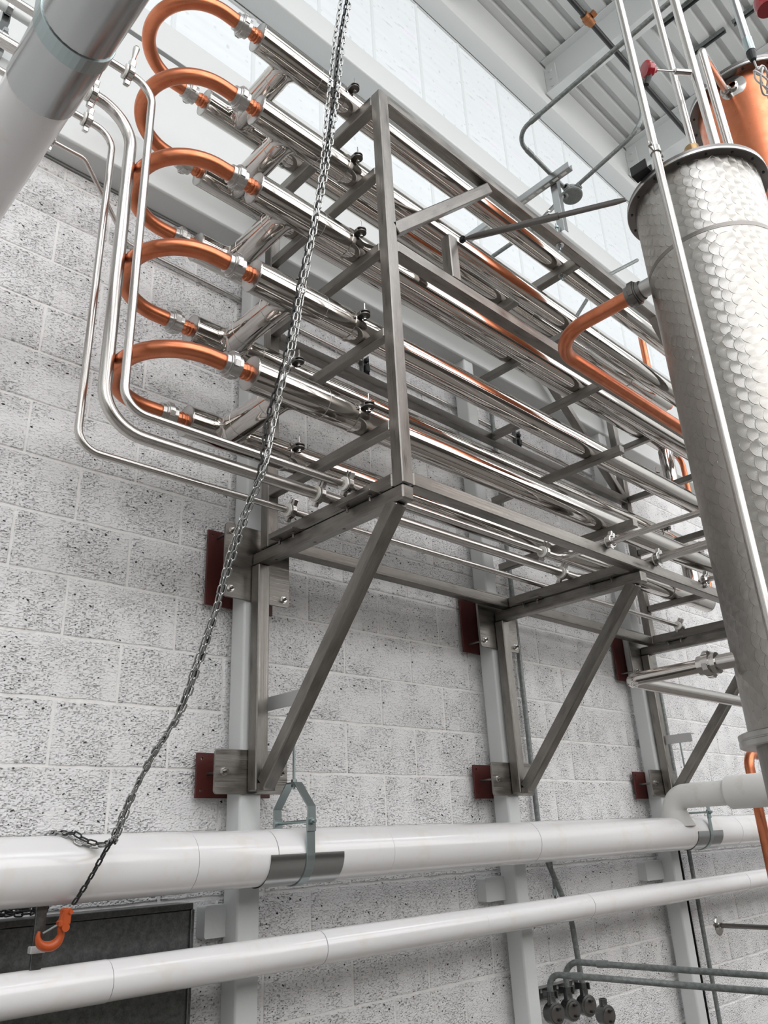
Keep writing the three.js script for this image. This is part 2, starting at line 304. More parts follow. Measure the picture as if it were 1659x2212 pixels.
{ // ribbed steel deck, ribs along the wall
  const s = new THREE.Shape(), p = 0.1524, z0 = -0.2, n = Math.ceil((ROOM.z1 + 0.4) / p); s.moveTo(z0, 0.04);
  for (let k = 0; k < n; k++) { const z = z0 + k * p; for (const [a, h] of [[0, 0.038], [0.012, 0.0], [0.10, 0.0], [0.112, 0.038], [0.1524, 0.038]]) s.lineTo(z + a, h); }
  s.lineTo(z0 + n * p, 0.08); s.lineTo(z0, 0.08);
  const g = new THREE.ExtrudeGeometry(s, { depth: ROOM.x1 - ROOM.x0 + 0.4, bevelEnabled: false }); g.rotateY(-Math.PI / 2); g.translate(ROOM.x1 + 0.2, 7.86, 0);
  struct('ceiling', g, M.deck);
}
function glazing(name, y0, y1, z, facing, x0) {                            // a strip of lit fluted panels with standing seams between them
  const w = struct(name);
  const n = Math.round((ROOM.x1 - ROOM.x0) / 0.476);
  for (let k = -20; k < 40; k++) {
    const a = x0 + k * 0.476, b = a + 0.476; if (a < ROOM.x0 || b > ROOM.x1) continue;
    part(w, 'panel', cbox(a + 0.012, y0, z - 0.012, b - 0.012, y1, z + 0.004, 0.002), M.pane);
    part(w, 'panel_seam', [cbox(a - 0.014, y0, z - 0.02, a + 0.014, y1, z + 0.012, 0.004)], M.paneSeam);
  }
  if (facing < 0) { w.position.set(0, 0, 2 * z); w.scale.z = -1; }
  return w;
}
glazing('window_1', 5.30, 5.92, -0.02, 1, 3.104);
glazing('window_2', 6.02, 7.44, -0.02, 1, 3.104);
glazing('window_3', 3.20, 7.30, ROOM.z1 + 0.02, -1, 3.104);
{ // unseen strip of glowing roof panels, added to brighten the frame fronts and wall
  const w = struct('added_window_4'), n = 32; for (let k = 0; k < n; k++) part(w, 'panel', cbox(ROOM.x0 + 0.2 + k * 0.487, 7.825, 3.8, ROOM.x0 + 0.68 + k * 0.487, 7.85, 5.6, 0.003), M.pane);
}
struct('wall_outer', [cbox(ROOM.x0, 5.86, -0.2, ROOM.x1, 6.08, -0.002), cbox(ROOM.x0, 7.376, -0.2, ROOM.x1, 8.1, -0.002)], M.paintGrey);
// steelwork of the building
const beamGeo = (y0, y1, z0, z1, r) => { const g = plate(rrect(z0, y0, z1, y1, r, 5), ROOM.x1 - ROOM.x0, [], 0); g.rotateY(-Math.PI / 2); g.translate(ROOM.x1, 0, 0); return toCreasedNormals(g, 0.5); };
settle(solo('steel_beam', beamGeo(4.14, 4.362, 0.001, 0.132, 0.012), M.paint, 'long white steel beam lying on top of the block wall, above the three columns', 'beam'));
settle(solo('steel_beam', beamGeo(5.868, 6.072, 0.001, 0.153, 0.014), M.paint, 'white steel beam between the lower and the upper strip of translucent panels', 'beam'));
settle(solo('steel_beam', beamGeo(7.376, 7.85, 0.001, 0.147, 0.014), M.paintGrey, 'deep white eave beam under the ribbed roof deck, above the upper panels', 'beam'));
[1.83, 3.24, 4.62, 5.98, 7.36, 8.74].forEach((x, i) => {
  const t = thing('roof_joist', ['white roof joist nearest the left edge, out over the frame', 'white roof joist above the near end of the frame', 'white roof joist at the top middle, bolted end above the bend of the grey conduit', 'white roof joist whose bolted end is just left of the vessel lid', 'white roof joist behind the slotted roof struts at the upper right', 'last white roof joist at the far right'][i], 'joist', 'roof joists');
  part(t, 'web', cbox(x - 0.006, 7.47, 0.16, x + 0.006, 7.84, ROOM.z1 - 0.01, 0.001), M.paint);
  part(t, 'bottom_flange', cbox(x - 0.07, 7.455, 0.16, x + 0.07, 7.47, ROOM.z1 - 0.01, 0.002), M.paint);
  part(t, 'top_flange', cbox(x - 0.07, 7.84, 0.16, x + 0.07, 7.855, ROOM.z1 - 0.01, 0.002), M.paint);
  part(t, 'end_plate', cbox(x - 0.024, 7.50, 0.148, x - 0.006, 7.79, 0.26, 0.002), M.paint);
  for (const y of [7.55, 7.64, 7.73]) part(t, 'bolt', hex([x - 0.034, y, 0.21], [1, 0, 0], 0.017, 0.012), M.paint);
  settle(t);
});
const colLabels = ['white square steel column behind the nearest bracket, leftmost of three', 'white square steel column behind the middle bracket', 'white square steel column behind the farthest bracket, beside the plastic elbow'];
[[1.614, 1.703, 1.536], [3.084, 3.170, 2.951], [4.521, 4.608, 4.332]].forEach(([a, b, tx], i) => {
  const t = thing('steel_column', colLabels[i], 'column', 'steel columns along the wall'), g = plate(rrect(a, 0.03, b, 0.119, 0.011, 5), 4.14, [], 0); g.rotateX(-Math.PI / 2); g.translate(0, 0, 0.149);
  part(t, 'shaft', toCreasedNormals(g, 0.6), M.paint);
  part(t, 'base_plate', cbox(a - 0.07, 0, 0.0, b + 0.07, 0.016, 0.19), M.paint);
  const tab = plate(rrect(tx, 1.306, a + 0.004, 1.402, 0.008), 0.05, [], 0.001);
  part(t, 'anchor_tab', tab, M.paint);
  settle(t);
});

// ------------------------------------------------------------------ wall brackets that carry the frame
const bracketLabels = ['stainless triangular wall bracket nearest the camera, clamped round the left column', 'stainless triangular wall bracket clamped round the middle column', 'farthest stainless triangular wall bracket, partly behind the swirled vessel'];
{
  const t = thing('wall_bracket', bracketLabels[0], 'bracket', 'stainless wall brackets'), F = M.brushed;
  part(t, 'upright', cbox(1.633, 1.748, 0.131, 1.684, 2.566, 0.182, 0.004), F);
  part(t, 'arm', cbox(1.638, 2.566, 0.131, 1.689, 2.617, 0.956, 0.005), F);
  part(t, 'brace', bar([1.6635, 1.768, 0.200], [1.6635, 2.575, 0.905], 0.0508, 0.0508, [1, 0, 0], 0.004), F);
  part(t, 'foot_cap', cbox(1.639, 1.745, 0.182, 1.688, 1.772, 0.222, 0.002), F);
  const up = plate(rrect(1.514, 2.430, 1.813, 2.722, 0.012), 0.008), lo = plate(rrect(1.504, 1.741, 1.805, 1.886, 0.012), 0.008);
  part(t, 'clamp_plate', move(up, 0, 0, 0.1215), F); part(t, 'clamp_plate', move(lo, 0, 0, 0.1215), F);
  const rh = [[1.545, 1.862, 0.005], [1.545, 1.758, 0.005]];
  part(t, 'backing_plate', move(plate(rrect(1.494, 1.735, 1.802, 1.883, 0.002), 0.008, [[1.513, 1.863, 0.006], [1.513, 1.758, 0.006]]), 0, 0, 0.021), M.redPaint, 'dark red painted backing plate');
  part(t, 'backing_plate', move(plate(rrect(1.500, 2.420, 1.806, 2.720, 0.002), 0.008, [[1.52, 2.70, 0.005]]), 0, 0, 0.021), M.redPaint, 'dark red painted backing plate');
  for (const [x, y] of [[1.538, 1.813], [1.777, 1.813], [1.542, 2.462], [1.785, 2.458], [1.542, 2.692], [1.785, 2.692]]) {
    const r = part(t, 'threaded_rod', tube([x, y, 0.004], [x, y, 0.156], 0.0056, 10), M.darkSteel);
    part(r, 'nut', hex([x, y, 0.1305], [0, 0, 1], 0.0115, 0.010), M.steelFit); part(r, 'washer', turned([[0, 0], [0.0145, 0], [0.0145, 0.002], [0, 0.002]], [x, y, 0.1295], [0, 0, 1], 16), M.fitMatte);
  }
  for (const [z0, z1] of [[0.30, 0.44], [0.68, 0.85]]) {
    const p = part(t, 'splice_plate', cbox(1.592, 2.6165, z0, 1.652, 2.6225, z1, 0.001), F);
    for (const z of [z0 + 0.028, z1 - 0.03]) part(p, 'bolt', [hex([1.620, 2.6165, z], [0, -1, 0], 0.008, 0.007), tube([1.620, 2.609, z], [1.620, 2.594, z], 0.0042, 8), hex([1.620, 2.6225, z], [0, 1, 0], 0.008, 0.005)], M.darkSteel);
  }
  for (const z of [0.25, 0.48, 0.64]) part(t, 'plug_hole', turned([[0, 0], [0.006, 0], [0.006, 0.0008], [0, 0.0008]], [1.664, 2.5664, z], [0, -1, 0], 12), M.blackIron);
  settle(t);
  copyBy(t, [1.470, 0, 0], bracketLabels[1]); copyBy(t, [2.908, 0, 0], bracketLabels[2]);
}

// ------------------------------------------------------------------ the stainless frame
const LV = [4.4445, 4.058, 3.681, 3.302, 2.925];                     // axes of the tubes, top level first
const RT = 0.0555, ZF = 0.775, ZB = 0.392, X0 = 1.171;
{
  const t = thing('support_frame', 'long stainless square-tube frame on the wall brackets, holding ten polished tubes', 'frame'), F = M.brushed, b = 0.0508, xa = 1.642, xe = 4.600, zb = 0.172, zf = 0.955, c = 0.004;
  part(t, 'post', cbox(xa, 2.6225, zf - b, xa + b, 4.389, zf, c), F);
  part(t, 'post', cbox(xa, 2.6225, zb, xa + b, 4.389, zb + b, c), F);
  part(t, 'post', cbox(xe - b, 2.6225, zb, xe, 4.389, zb + b, c), F);
  part(t, 'post', cbox(xe - b, 2.6225, zf - b, xe, 3.72, zf, c), F);
  const rail = (y, z, x1 = xe, x0 = xa) => part(t, 'rail', cbox(x0 + b, y - b, z, x1 - b, y, z + b, c), F);
  rail(2.6733, zf - b); rail(3.6295, zf - b); part(t, 'rail', cbox(xa + b, 4.338, zf - b, 3.875, 4.389, zf, c), F);
  rail(2.6733, zb); rail(3.6255, zb); part(t, 'rail', cbox(xa + b, 4.338, zb, 3.80, 4.389, zb + b, c), F);
  for (const x of [xa, 3.112, xe - b]) {
    part(t, 'cross_rail', cbox(x, 2.6225, zb + b, x + b, 2.6733, zf - b, c), F);
    if (x < 4) part(t, 'cross_rail', cbox(x, 4.338, zb + b, x + b, 4.389, zf - b, c), F);
  }
  for (const x of [xa, 3.13, xe - 0.0381]) for (let k = 1; k < 5; k++) {
    const y = LV[k] - RT; part(t, 'rung', cbox(x, y - 0.0381, zb + (x === 3.13 ? 0 : b), x + 0.0381, y, zf - (x === 3.13 ? 0 : b), 0.003), F);
  }
  part(t, 'diagonal_brace', bar([1.690, 3.690, zf - b / 2], [2.340, 4.320, zf - b / 2], b, b, [0, 0, 1], c), F);
  part(t, 'diagonal_brace', bar([3.872, 4.366, zf - b / 2], [4.575, 3.665, zf - b / 2], b, b, [0, 0, 1], c), F);
  part(t, 'diagonal_brace', bar([3.75, 4.345, zb + b / 2], [4.56, 3.60, zb + b / 2], b, b, [0, 0, 1], c), F);
  part(t, 'stub_post', cbox(2.003, 3.6295, zf - b, 2.054, 3.853, zf, c), F);
  const nut = (x, y, z) => { const p = part(t, 'bolt', [hex([x, y, z], [0, -1, 0], 0.010, 0.008), tube([x, y - 0.008, z], [x, y - 0.03, z], 0.0045, 8)], M.zinc); part(p, 'washer', turned([[0, 0], [0.022, 0], [0.022, 0.002], [0, 0.002]], [x, y - 0.0005, z], [0, -1, 0], 20), M.galv); };
  nut(2.93, 4.338, 0.93); nut(3.137, 4.338, 0.80);
  settle(t);
}

// ------------------------------------------------------------------ five levels of tubes with copper return bends
function clampRing(parent, x, y, z, r) {                             // ring round a tube, with lugs, bolt and eye at its front
  const ring = part(parent, 'tube_clamp', turned([[r, -0.008], [r + 0.0035, -0.008], [r + 0.0035, 0.008], [r, 0.008], [r, -0.008]], [x, y, z], [1, 0, 0], 36), M.steelFit);
  const L = r + 0.020, yy = y + 0.012;
  part(ring, 'lug', [turned([[0, 0], [0.020, 0], [0.020, 0.004], [0, 0.004]], [x + 0.014, yy + 0.004, z + L], [0, 1, 0], 18), turned([[0, 0], [0.020, 0], [0.020, 0.004], [0, 0.004]], [x + 0.014, yy - 0.008, z + L], [0, 1, 0], 18), cbox(x - 0.006, yy - 0.008, z + r - 0.002, x + 0.020, yy + 0.008, z + L, 0.001)], M.darkSteel);
  part(ring, 'bolt', [hex([x + 0.014, yy - 0.016, z + L], [0, 1, 0], 0.008, 0.008), tube([x + 0.014, yy - 0.022, z + L], [x + 0.014, yy + 0.012, z + L], 0.0045, 10), turned([[0, -0.003], [0.007, -0.003], [0.007, 0], [0, 0.002]], [x + 0.014, yy - 0.022, z + L], [0, 1, 0], 12)], M.steelFit);
  const eye = plate(rrect(-0.010, 0, 0.010, 0.042, 0.0095, 5), 0.003, [[0, 0.031, 0.0048]], 0.0006); eye.rotateY(0.75); eye.translate(x + 0.013, yy + 0.007, z + L);
  part(ring, 'eye_tab', eye, M.steelFit);
  return ring;
}
function unionFit(p, d, r = 0.0205) {                                // slotted-nut coupling between copper and stainless
  const body = turned([[r, 0], [r + 0.007, 0.001], [r + 0.007, 0.014], [r + 0.011, 0.016], [r + 0.011, 0.020], [r + 0.015, 0.021], [r + 0.016, 0.040], [r + 0.010, 0.042], [r + 0.010, 0.056], [r, 0.058]], p, d, 32, 0.4);
  const X = V(...d).normalize(), A = Math.abs(X.y) < 0.9 ? V(0, 1, 0) : V(1, 0, 0), Y = X.clone().cross(A).normalize(), Z = X.clone().cross(Y), out = [body];
  for (let k = 0; k < 5; k++) {                                      // raised lands of the slotted nut
    const a = k / 5 * Math.PI * 2 + 0.3, R = V(0, 0, 0).addScaledVector(Y, Math.cos(a)).addScaledVector(Z, Math.sin(a)), T = X.clone().cross(R);
    const g = cbox(-0.009, -0.006, -0.010, 0.009, 0.006, 0.010, 0.0015);
    out.push(g.applyMatrix4(new THREE.Matrix4().makeBasis(X, R, T).setPosition(V(...p).addScaledVector(X, 0.031).addScaledVector(R, r + 0.0125))));
  }
  return out;
}
const levelNames = ['topmost', 'second', 'middle', 'fourth', 'lowest'];
const tubeLabel = ['pair of polished stainless tubes with a copper U bend, topmost of the five levels', 'pair of polished stainless tubes with a copper U bend, second level from the top', 'pair of polished stainless tubes with a copper U bend, middle one of the five levels', 'pair of polished stainless tubes with a copper U bend, fourth level from the top', 'pair of polished stainless tubes with a copper U bend, lowest level above the thin pipes'];
{
  const t = thing('tube_condenser', tubeLabel[0], 'condenser', 'condenser levels in the frame'), y = LV[0], XE = 5.06;
  for (const [nm, z, s] of [['front_tube', ZF, 1], ['rear_tube', ZB, -1]]) {
    const tb = part(t, nm, sweep([[X0, y, z], [X0 + 0.26, y, z], [X0 + 1.9, y, z], [XE, y, z]], RT, 48, false), M.polished);
    for (const u of [0.285, 2.21, 3.66]) part(tb, 'weld_seam', turned([[RT - 0.001, -0.0018], [RT + 0.0007, -0.0008], [RT + 0.0007, 0.0008], [RT - 0.001, 0.0018]], [X0 + u, y, z], [1, 0, 0], 40), M.fitMatte);
    part(t, 'end_cap', turned([[0, 0], [RT - 0.003, 0], [RT + 0.0006, 0.0015], [RT + 0.0006, 0.006], [RT - 0.002, 0.007]], [X0, y, z], [1, 0, 0], 48, 0.4), M.fitMatte);
    part(t, 'end_cap', turned([[0, 0], [RT - 0.003, 0], [RT + 0.0006, 0.0015], [RT + 0.0006, 0.006], [RT - 0.002, 0.007]], [XE, y, z], [-1, 0, 0], 48, 0.4), M.fitMatte);
    part(t, 'copper_stub', turned([[0.0265, 0], [0.0265, 0.010], [0.0235, 0.013], [0.0235, 0.017], [0.0265, 0.020], [0.0265, 0.028], [0.0235, 0.031], [0.0235, 0.050]], [X0 + 0.006, y, z], [-1, 0, 0], 28), M.copper);
    part(t, 'union_fitting', unionFit([X0 - 0.098, y, z], [1, 0, 0], 0.0262), M.fitMatte);
    clampRing(t, 1.592, y, z, RT); clampRing(t, 4.52, y, z, RT);
    part(t, 'copper_stub', sweep(fillet([[XE - 0.004, y, z], [XE + 0.09, y, z], [XE + 0.09, y + 0.08, z]], 0.06), 0.0205, 20), M.copper);
  }
  const xc = X0 + 0.158, cr = 0.050;
  part(t, 'cross_tube', sweep([[xc, y, ZF - 0.02], [xc, y, ZB + 0.02]], cr, 44, false), M.polished);
  for (const [z, sg] of [[ZF, -1], [ZB, 1]]) {                         // pulled tee joints: the side tube flares smoothly into the main tube
    const pos = [], uv = [], idx = [], N = 56, K = 8;
    for (let i = 0; i <= N; i++) for (let k = 0; k <= K; k++) {
      const th = i / N * Math.PI * 2, q = k / K * Math.PI / 2, f = 0.020 * Math.cos(th) ** 2 + 0.0028, rho = cr + 0.0004 + f * (1 - Math.cos(q)), dy = rho * Math.sin(th);
      const hgt = Math.sqrt(Math.max(0, (RT + 0.0003) ** 2 - dy * dy)) + 0.022 * (1 - Math.sin(q));
      pos.push(xc + rho * Math.cos(th), y + dy, z + sg * hgt); uv.push(th * cr, k * 0.004);
    }
    for (let i = 0; i < N; i++) for (let k = 0; k < K; k++) { const a = i * (K + 1) + k, b = a + K + 1; sg > 0 ? idx.push(a, a + 1, b, b, a + 1, b + 1) : idx.push(a, b, a + 1, b, b + 1, a + 1); }
    let g = new THREE.BufferGeometry(); g.setIndex(idx); g.setAttribute('position', new THREE.Float32BufferAttribute(pos, 3)); g.setAttribute('uv', new THREE.Float32BufferAttribute(uv, 2)); g.computeVertexNormals();
    part(t, 'tee_collar', g, M.polished);
    part(t, 'weld_ring', turned([[cr - 0.001, -0.0016], [cr + 0.0008, -0.0008], [cr + 0.0008, 0.0008], [cr - 0.001, 0.0016]], [xc, y, z + sg * 0.108], [0, 0, 1], 40), M.fitMatte);
  }
  const zc = (ZF + ZB) / 2, R = (ZF - ZB) / 2, pts = [V(X0 - 0.092, y, ZF)]; for (let k = 0; k <= 40; k++) { const a = Math.PI / 2 + Math.PI * k / 40; pts.push(V(X0 - 0.135 + R * Math.cos(a), y, zc + R * Math.sin(a))); } pts.push(V(X0 - 0.092, y, ZB));
  part(t, 'copper_bend', sweep(pts, 0.0265, 30), M.copper);
  settle(t);
  for (let k = 1; k < 5; k++) copyBy(t, [0, LV[k] - LV[0], 0], tubeLabel[k]);
}
[[0, 1, ZF, 'front'], [1, 2, ZB, 'rear'], [2, 3, ZF, 'front'], [3, 4, ZB, 'rear']].forEach(([a, b, z, w], i) => {
  const x = 4.90, t = thing('crossover_tube', ['upright polished tube joining the top two levels at the far end, front side', 'upright polished tube with a copper bend beside it, seen just left of the vessel', 'upright polished tube joining the third and fourth levels at the far end, front side', 'upright polished tube joining the two lowest levels at the far end, rear side'][i], 'tube', 'upright tubes at the far end of the frame');
  part(t, 'sleeve', sweep([[x, LV[a] - RT + 0.006, z], [x, LV[b] + RT - 0.006, z]], 0.048, 36, false), M.polished);
  part(t, 'weld_ring', [turned([[0.047, 0], [0.0495, 0.002], [0.047, 0.004]], [x, LV[a] - RT - 0.04, z], [0, 1, 0], 32), turned([[0.047, 0], [0.0495, 0.002], [0.047, 0.004]], [x, LV[b] + RT + 0.04, z], [0, 1, 0], 32)], M.fitMatte);
  part(t, 'copper_bend', sweep(fillet([[XEND() + 0.002, LV[a], z - 0.03], [XEND() + 0.16, LV[a], z - 0.03], [XEND() + 0.16, LV[b], z - 0.03], [XEND() + 0.002, LV[b], z - 0.03]], 0.12, 10), 0.019, 20), M.copper);
  settle(t);
});
function XEND() { return 5.06; }
settle(solo('copper_riser', sweep(fillet([[4.90, 4.505, 0.392], [4.90, 5.14, 0.392], [5.7, 5.32, 0.392]], 0.10), 0.024, 22), M.copper, 'bright copper pipe rising behind the top tubes, left of the vessel', 'pipe'));

// ------------------------------------------------------------------ thin stainless pipes
function triClamp(parent, p, d, r, wing) {                           // gasketed ferrule pair with a hinged band and wing nut
  const Q = Math.max(0.0235, r + 0.007), g = turned([[r, -0.014], [r + 0.003, -0.014], [Q, -0.0034], [Q, 0.0034], [r + 0.003, 0.014], [r, 0.014]], p, d, 28);
  const c = part(parent, 'pipe_coupling', g, M.steelFit), X = V(...d).normalize();
  part(c, 'gasket', turned([[r, -0.005], [Q + 0.001, -0.005], [Q + 0.001, 0.001], [r, 0.001]], [p[0] - X.x * 0.013, p[1] - X.y * 0.013, p[2] - X.z * 0.013], d, 28), M.gasket);
  const A = wing ? V(...wing).normalize() : V(0.3, 0.8, 0.5), R = A.clone().addScaledVector(X, -A.dot(X)).normalize(), T = X.clone().cross(R);
  const put = (g2, u, v, w) => g2.applyMatrix4(new THREE.Matrix4().makeBasis(X, R, T).setPosition(V(...p).addScaledVector(X, u).addScaledVector(R, v).addScaledVector(T, w)));
  part(c, 'band', [turned([[Q - 0.001, -0.009], [Q + 0.0045, -0.008], [Q + 0.0045, 0.008], [Q - 0.001, 0.009]], p, d, 28), put(cbox(-0.009, -0.012, -0.006, 0.009, 0.013, 0.006, 0.002), 0, Q + 0.010, 0.009), put(cbox(-0.009, -0.012, -0.006, 0.009, 0.013, 0.006, 0.002), 0, Q + 0.010, -0.009), put(cbox(-0.009, -0.010, -0.010, 0.009, 0.010, 0.010, 0.002), 0, -Q - 0.007, 0)], M.steelFit);
  if (wing) part(c, 'wing_nut', put(turned([[0, 0], [0.0060, 0.002], [0.0070, 0.022], [0.0105, 0.044], [0.0105, 0.054], [0.006, 0.060], [0, 0.061]], [0, 0, 0], [0, 1, 0], 16), 0, Q + 0.014, 0), M.steelFit);
  return c;
}
const WING = [0.35, 0.8, 0.35];
function stPipe(label, pts, R, r, clamps, group) {
  const t = thing('stainless_pipe', label, 'pipe', group); part(t, 'tube', sweep(fillet(pts, R, 10), r, 28), M.pipe);
  for (const [p, d, w] of clamps) triClamp(t, p, d, r, w); return settle(t);
}
const XV = 0.800;
stPipe('thin stainless pipe dropping down at the left, nearest of three to the copper bends', [[-1.2, 3.905, 0.725], [XV, 3.905, 0.725], [XV, 2.686, 0.725], [2.86, 2.686, 0.725], [2.86, 2.688, 1.62]], [0.07, 0.07, 0.06], 0.0127, [[[0.715, 3.905, 0.725], [1, 0, 0], WING], [[1.607, 2.686, 0.725], [1, 0, 0], null], [[2.73, 2.686, 0.725], [1, 0, 0], null], [[2.86, 2.688, 0.975], [0, 0, 1], null]], 'thin pipes that drop down left of the frame');
stPipe('thickest of three stainless pipes that drop at the left and turn under the tubes', [[-1.2, 3.885, 0.59], [XV, 3.885, 0.59], [XV, 2.694, 0.59], [3.262, 2.694, 0.59], [3.262, 2.696, 1.70]], [0.13, 0.13, 0.1], 0.0203, [[[0.655, 3.885, 0.59], [1, 0, 0], WING], [[1.594, 2.694, 0.59], [1, 0, 0], null], [[3.06, 2.694, 0.59], [1, 0, 0], null], [[3.262, 2.696, 0.975], [0, 0, 1], null]], 'thin pipes that drop down left of the frame');
stPipe('thin stainless pipe dropping down at the left, leftmost and lowest of the three', [[-1.2, 3.945, 0.43], [XV, 3.945, 0.43], [XV, 2.686, 0.43], [4.56, 2.686, 0.43]], [0.07, 0.07], 0.0122, [[[0.705, 3.945, 0.43], [1, 0, 0], WING], [[1.594, 2.686, 0.43], [1, 0, 0], null], [[4.50, 2.686, 0.43], [1, 0, 0], null]], 'thin pipes that drop down left of the frame');
stPipe('short thin stainless pipe bending away just right of the middle bracket', [[3.15, 2.686, 0.50], [3.42, 2.686, 0.50], [3.46, 2.686, 0.72]], [0.04], 0.011, [[[3.40, 2.686, 0.50], [1, 0, 0], null]]);
stPipe('short stainless pipe hooking down beside the vessel from the front bottom rail', [[3.745, 2.688, 0.93], [3.745, 2.688, 1.05], [3.80, 2.3, 1.08]], [0.05], 0.012, [[[3.745, 2.688, 0.965], [0, 0, 1], null]]);
{
  const t = stPipe('thinnest stainless pipe, lying close along the block wall and passing behind the columns', [[-1.2, 4.045, 0.172], [XV, 4.045, 0.172], [1.06, 3.893, 0.017], [4.50, 3.835, 0.017]], [0.05, 0.06], 0.0095, [[[0.67, 4.045, 0.172], [1, 0, 0], WING]]);
}
[[2.385, 3.852, 'nearer'], [3.668, 3.848, 'farther']].forEach(([x, y, w], i) => {
  const t = thing('strut_clamp', ['short strut on the wall clamping the thinnest pipe, just left of the tall front post', 'short strut on the wall clamping the thinnest pipe, right of the front post'][i], 'pipe clamp', 'strut clamps on the wall');
  part(t, 'strut', [cbox(x - 0.020, y - 0.07, -0.001, x + 0.020, y + 0.06, 0.003, 0.0005), cbox(x - 0.022, y - 0.07, 0, x - 0.019, y + 0.06, 0.030, 0.0005), cbox(x + 0.019, y - 0.07, 0, x + 0.022, y + 0.06, 0.030, 0.0005)], M.galvDark);
  part(t, 'clamp', [turned([[0.0097, -0.016], [0.0135, -0.016], [0.0135, 0.016], [0.0097, 0.016]], [x, y, 0.017], [1, 0, 0], 20), cbox(x - 0.014, y - 0.05, 0.022, x + 0.014, y - 0.012, 0.045, 0.003), cbox(x - 0.010, y + 0.010, 0.02, x + 0.010, y + 0.03, 0.045, 0.003)], M.rubber);
  settle(t);
});

// ------------------------------------------------------------------ white jacketed pipes along the wall
function jacketed(label, y, z, r, seams) {
  const t = thing('jacketed_pipe', label, 'pipe'); part(t, 'core', tube([ROOM.x0 + 0.01, y, z], [ROOM.x1 - 0.01, y, z], r - 0.004, 40), M.seam);
  for (let i = 0; i + 1 < seams.length; i++) {
    const a = seams[i] + 0.0011, b = seams[i + 1] - 0.0011, q = r + (i % 2 ? 0.0012 : 0);
    part(t, 'jacket_section', sweep([[a, y, z], [a + 0.001, y, z], [b - 0.001, y, z], [b, y, z]], [q - 0.001, q, q, q - 0.001], 56), M.jacket);
  }
  return settle(t);
}
jacketed('larger white jacketed pipe, upper one along the wall, with steel hangers', 1.538, 0.26, 0.084, [ROOM.x0 + 0.02, -3, -1.5, 0.05, 1.329, 1.615, 2.122, 3.0, 3.743, 5.0, 6.6, 8.6, 10.7]);
jacketed('smaller white jacketed pipe, lower one along the wall', 1.2575, 0.24, 0.0503, [ROOM.x0 + 0.02, -3, -1.4, 0.3, 1.118, 1.852, 2.668, 3.424, 4.274, 5.082, 6.5, 8.5, 10.7]);
function clevis(label, r, withRod, shield, w = 0.034) {                         // pipe along x, centred at the origin
  const t = thing('clevis_hanger', label, 'pipe hanger', 'steel clevis hangers'), th = 0.005, R = r + 0.0045, yb = r + 0.020;
  const strip = (pts, close) => { const g = [], n = pts.length; for (let i = 0; i + 1 < n; i++) { const [z0, y0] = pts[i], [z1, y1] = pts[i + 1], L = Math.hypot(z1 - z0, y1 - y0), q = cbox(-w / 2, -th / 2, -L / 2 - 0.0012, w / 2, th / 2, L / 2 + 0.0012, 0.0009); q.rotateX(-Math.atan2(y1 - y0, z1 - z0)); q.translate(0, (y0 + y1) / 2, (z0 + z1) / 2); g.push(q); } return g; };
  const low = [[-R, yb + 0.012], [-R, 0.0]]; for (let k = 1; k < 20; k++) { const a = Math.PI + Math.PI * k / 20; low.push([R * Math.cos(a), R * Math.sin(a)]); } low.push([R, 0], [R, yb + 0.012]);
  part(t, 'strap', strip(low), M.zinc);
  const Q = R + 0.0055; part(t, 'yoke', strip([[-Q, yb - 0.03], [-Q, yb + 0.045], [-0.022, yb + 0.125], [0.022, yb + 0.125], [Q, yb + 0.045], [Q, yb - 0.03]]), M.zinc);
  part(t, 'cross_bolt', [tube([0, yb, -Q - 0.02], [0, yb, Q + 0.02], 0.0055, 12), hex([0, yb, Q + 0.003], [0, 0, 1], 0.011, 0.009), hex([0, yb, -Q - 0.003], [0, 0, -1], 0.011, 0.009)], M.zinc);
  if (withRod) part(t, 'hanger_rod', [tube([0, yb + 0.105, 0], [0, yb + withRod, 0], 0.005, 10), hex([0, yb + 0.128, 0], [0, 1, 0], 0.010, 0.009), hex([0, yb + 0.112, 0], [0, 1, 0], 0.010, 0.009)], M.zinc);
  const sh = []; const [x0, x1, a0, a1] = shield;
  { const n = 26, pos = [], nor = [], uv = [], idx = [];
    for (const [q, s] of [[r + 0.0032, 1], [r + 0.0018, -1]]) for (let k = 0; k <= n; k++) { const a = (a0 + (a1 - a0) * k / n) * Math.PI / 180; for (const x of [x0, x1]) { pos.push(x, q * Math.sin(a), q * Math.cos(a)); nor.push(0, s * Math.sin(a), s * Math.cos(a)); uv.push(x, a * r); } }
    for (let j = 0; j < 2; j++) for (let k = 0; k < n; k++) { const o = j * 2 * (n + 1) + 2 * k; j ? idx.push(o, o + 2, o + 1, o + 1, o + 2, o + 3) : idx.push(o, o + 1, o + 2, o + 1, o + 3, o + 2); }
    const g = new THREE.BufferGeometry(); g.setIndex(idx); g.setAttribute('position', new THREE.Float32BufferAttribute(pos, 3)); g.setAttribute('normal', new THREE.Float32BufferAttribute(nor, 3)); g.setAttribute('uv', new THREE.Float32BufferAttribute(uv, 2)); sh.push(g.toNonIndexed()); }
  part(t, 'saddle', sh, M.galv, 'galvanised saddle plate under the pipe');
  return t;
}
{
  const a = clevis('steel clevis hanger on the upper white pipe, just right of the nearest column', 0.084, 0.44, [-0.155, 0.145, -165, 5]); a.position.set(1.737, 1.538, 0.26); copies.add(a);
  copy(a, [4.585, 1.538, 0.26], 'steel clevis hanger on the upper white pipe, beside the plastic elbow at the right');
}
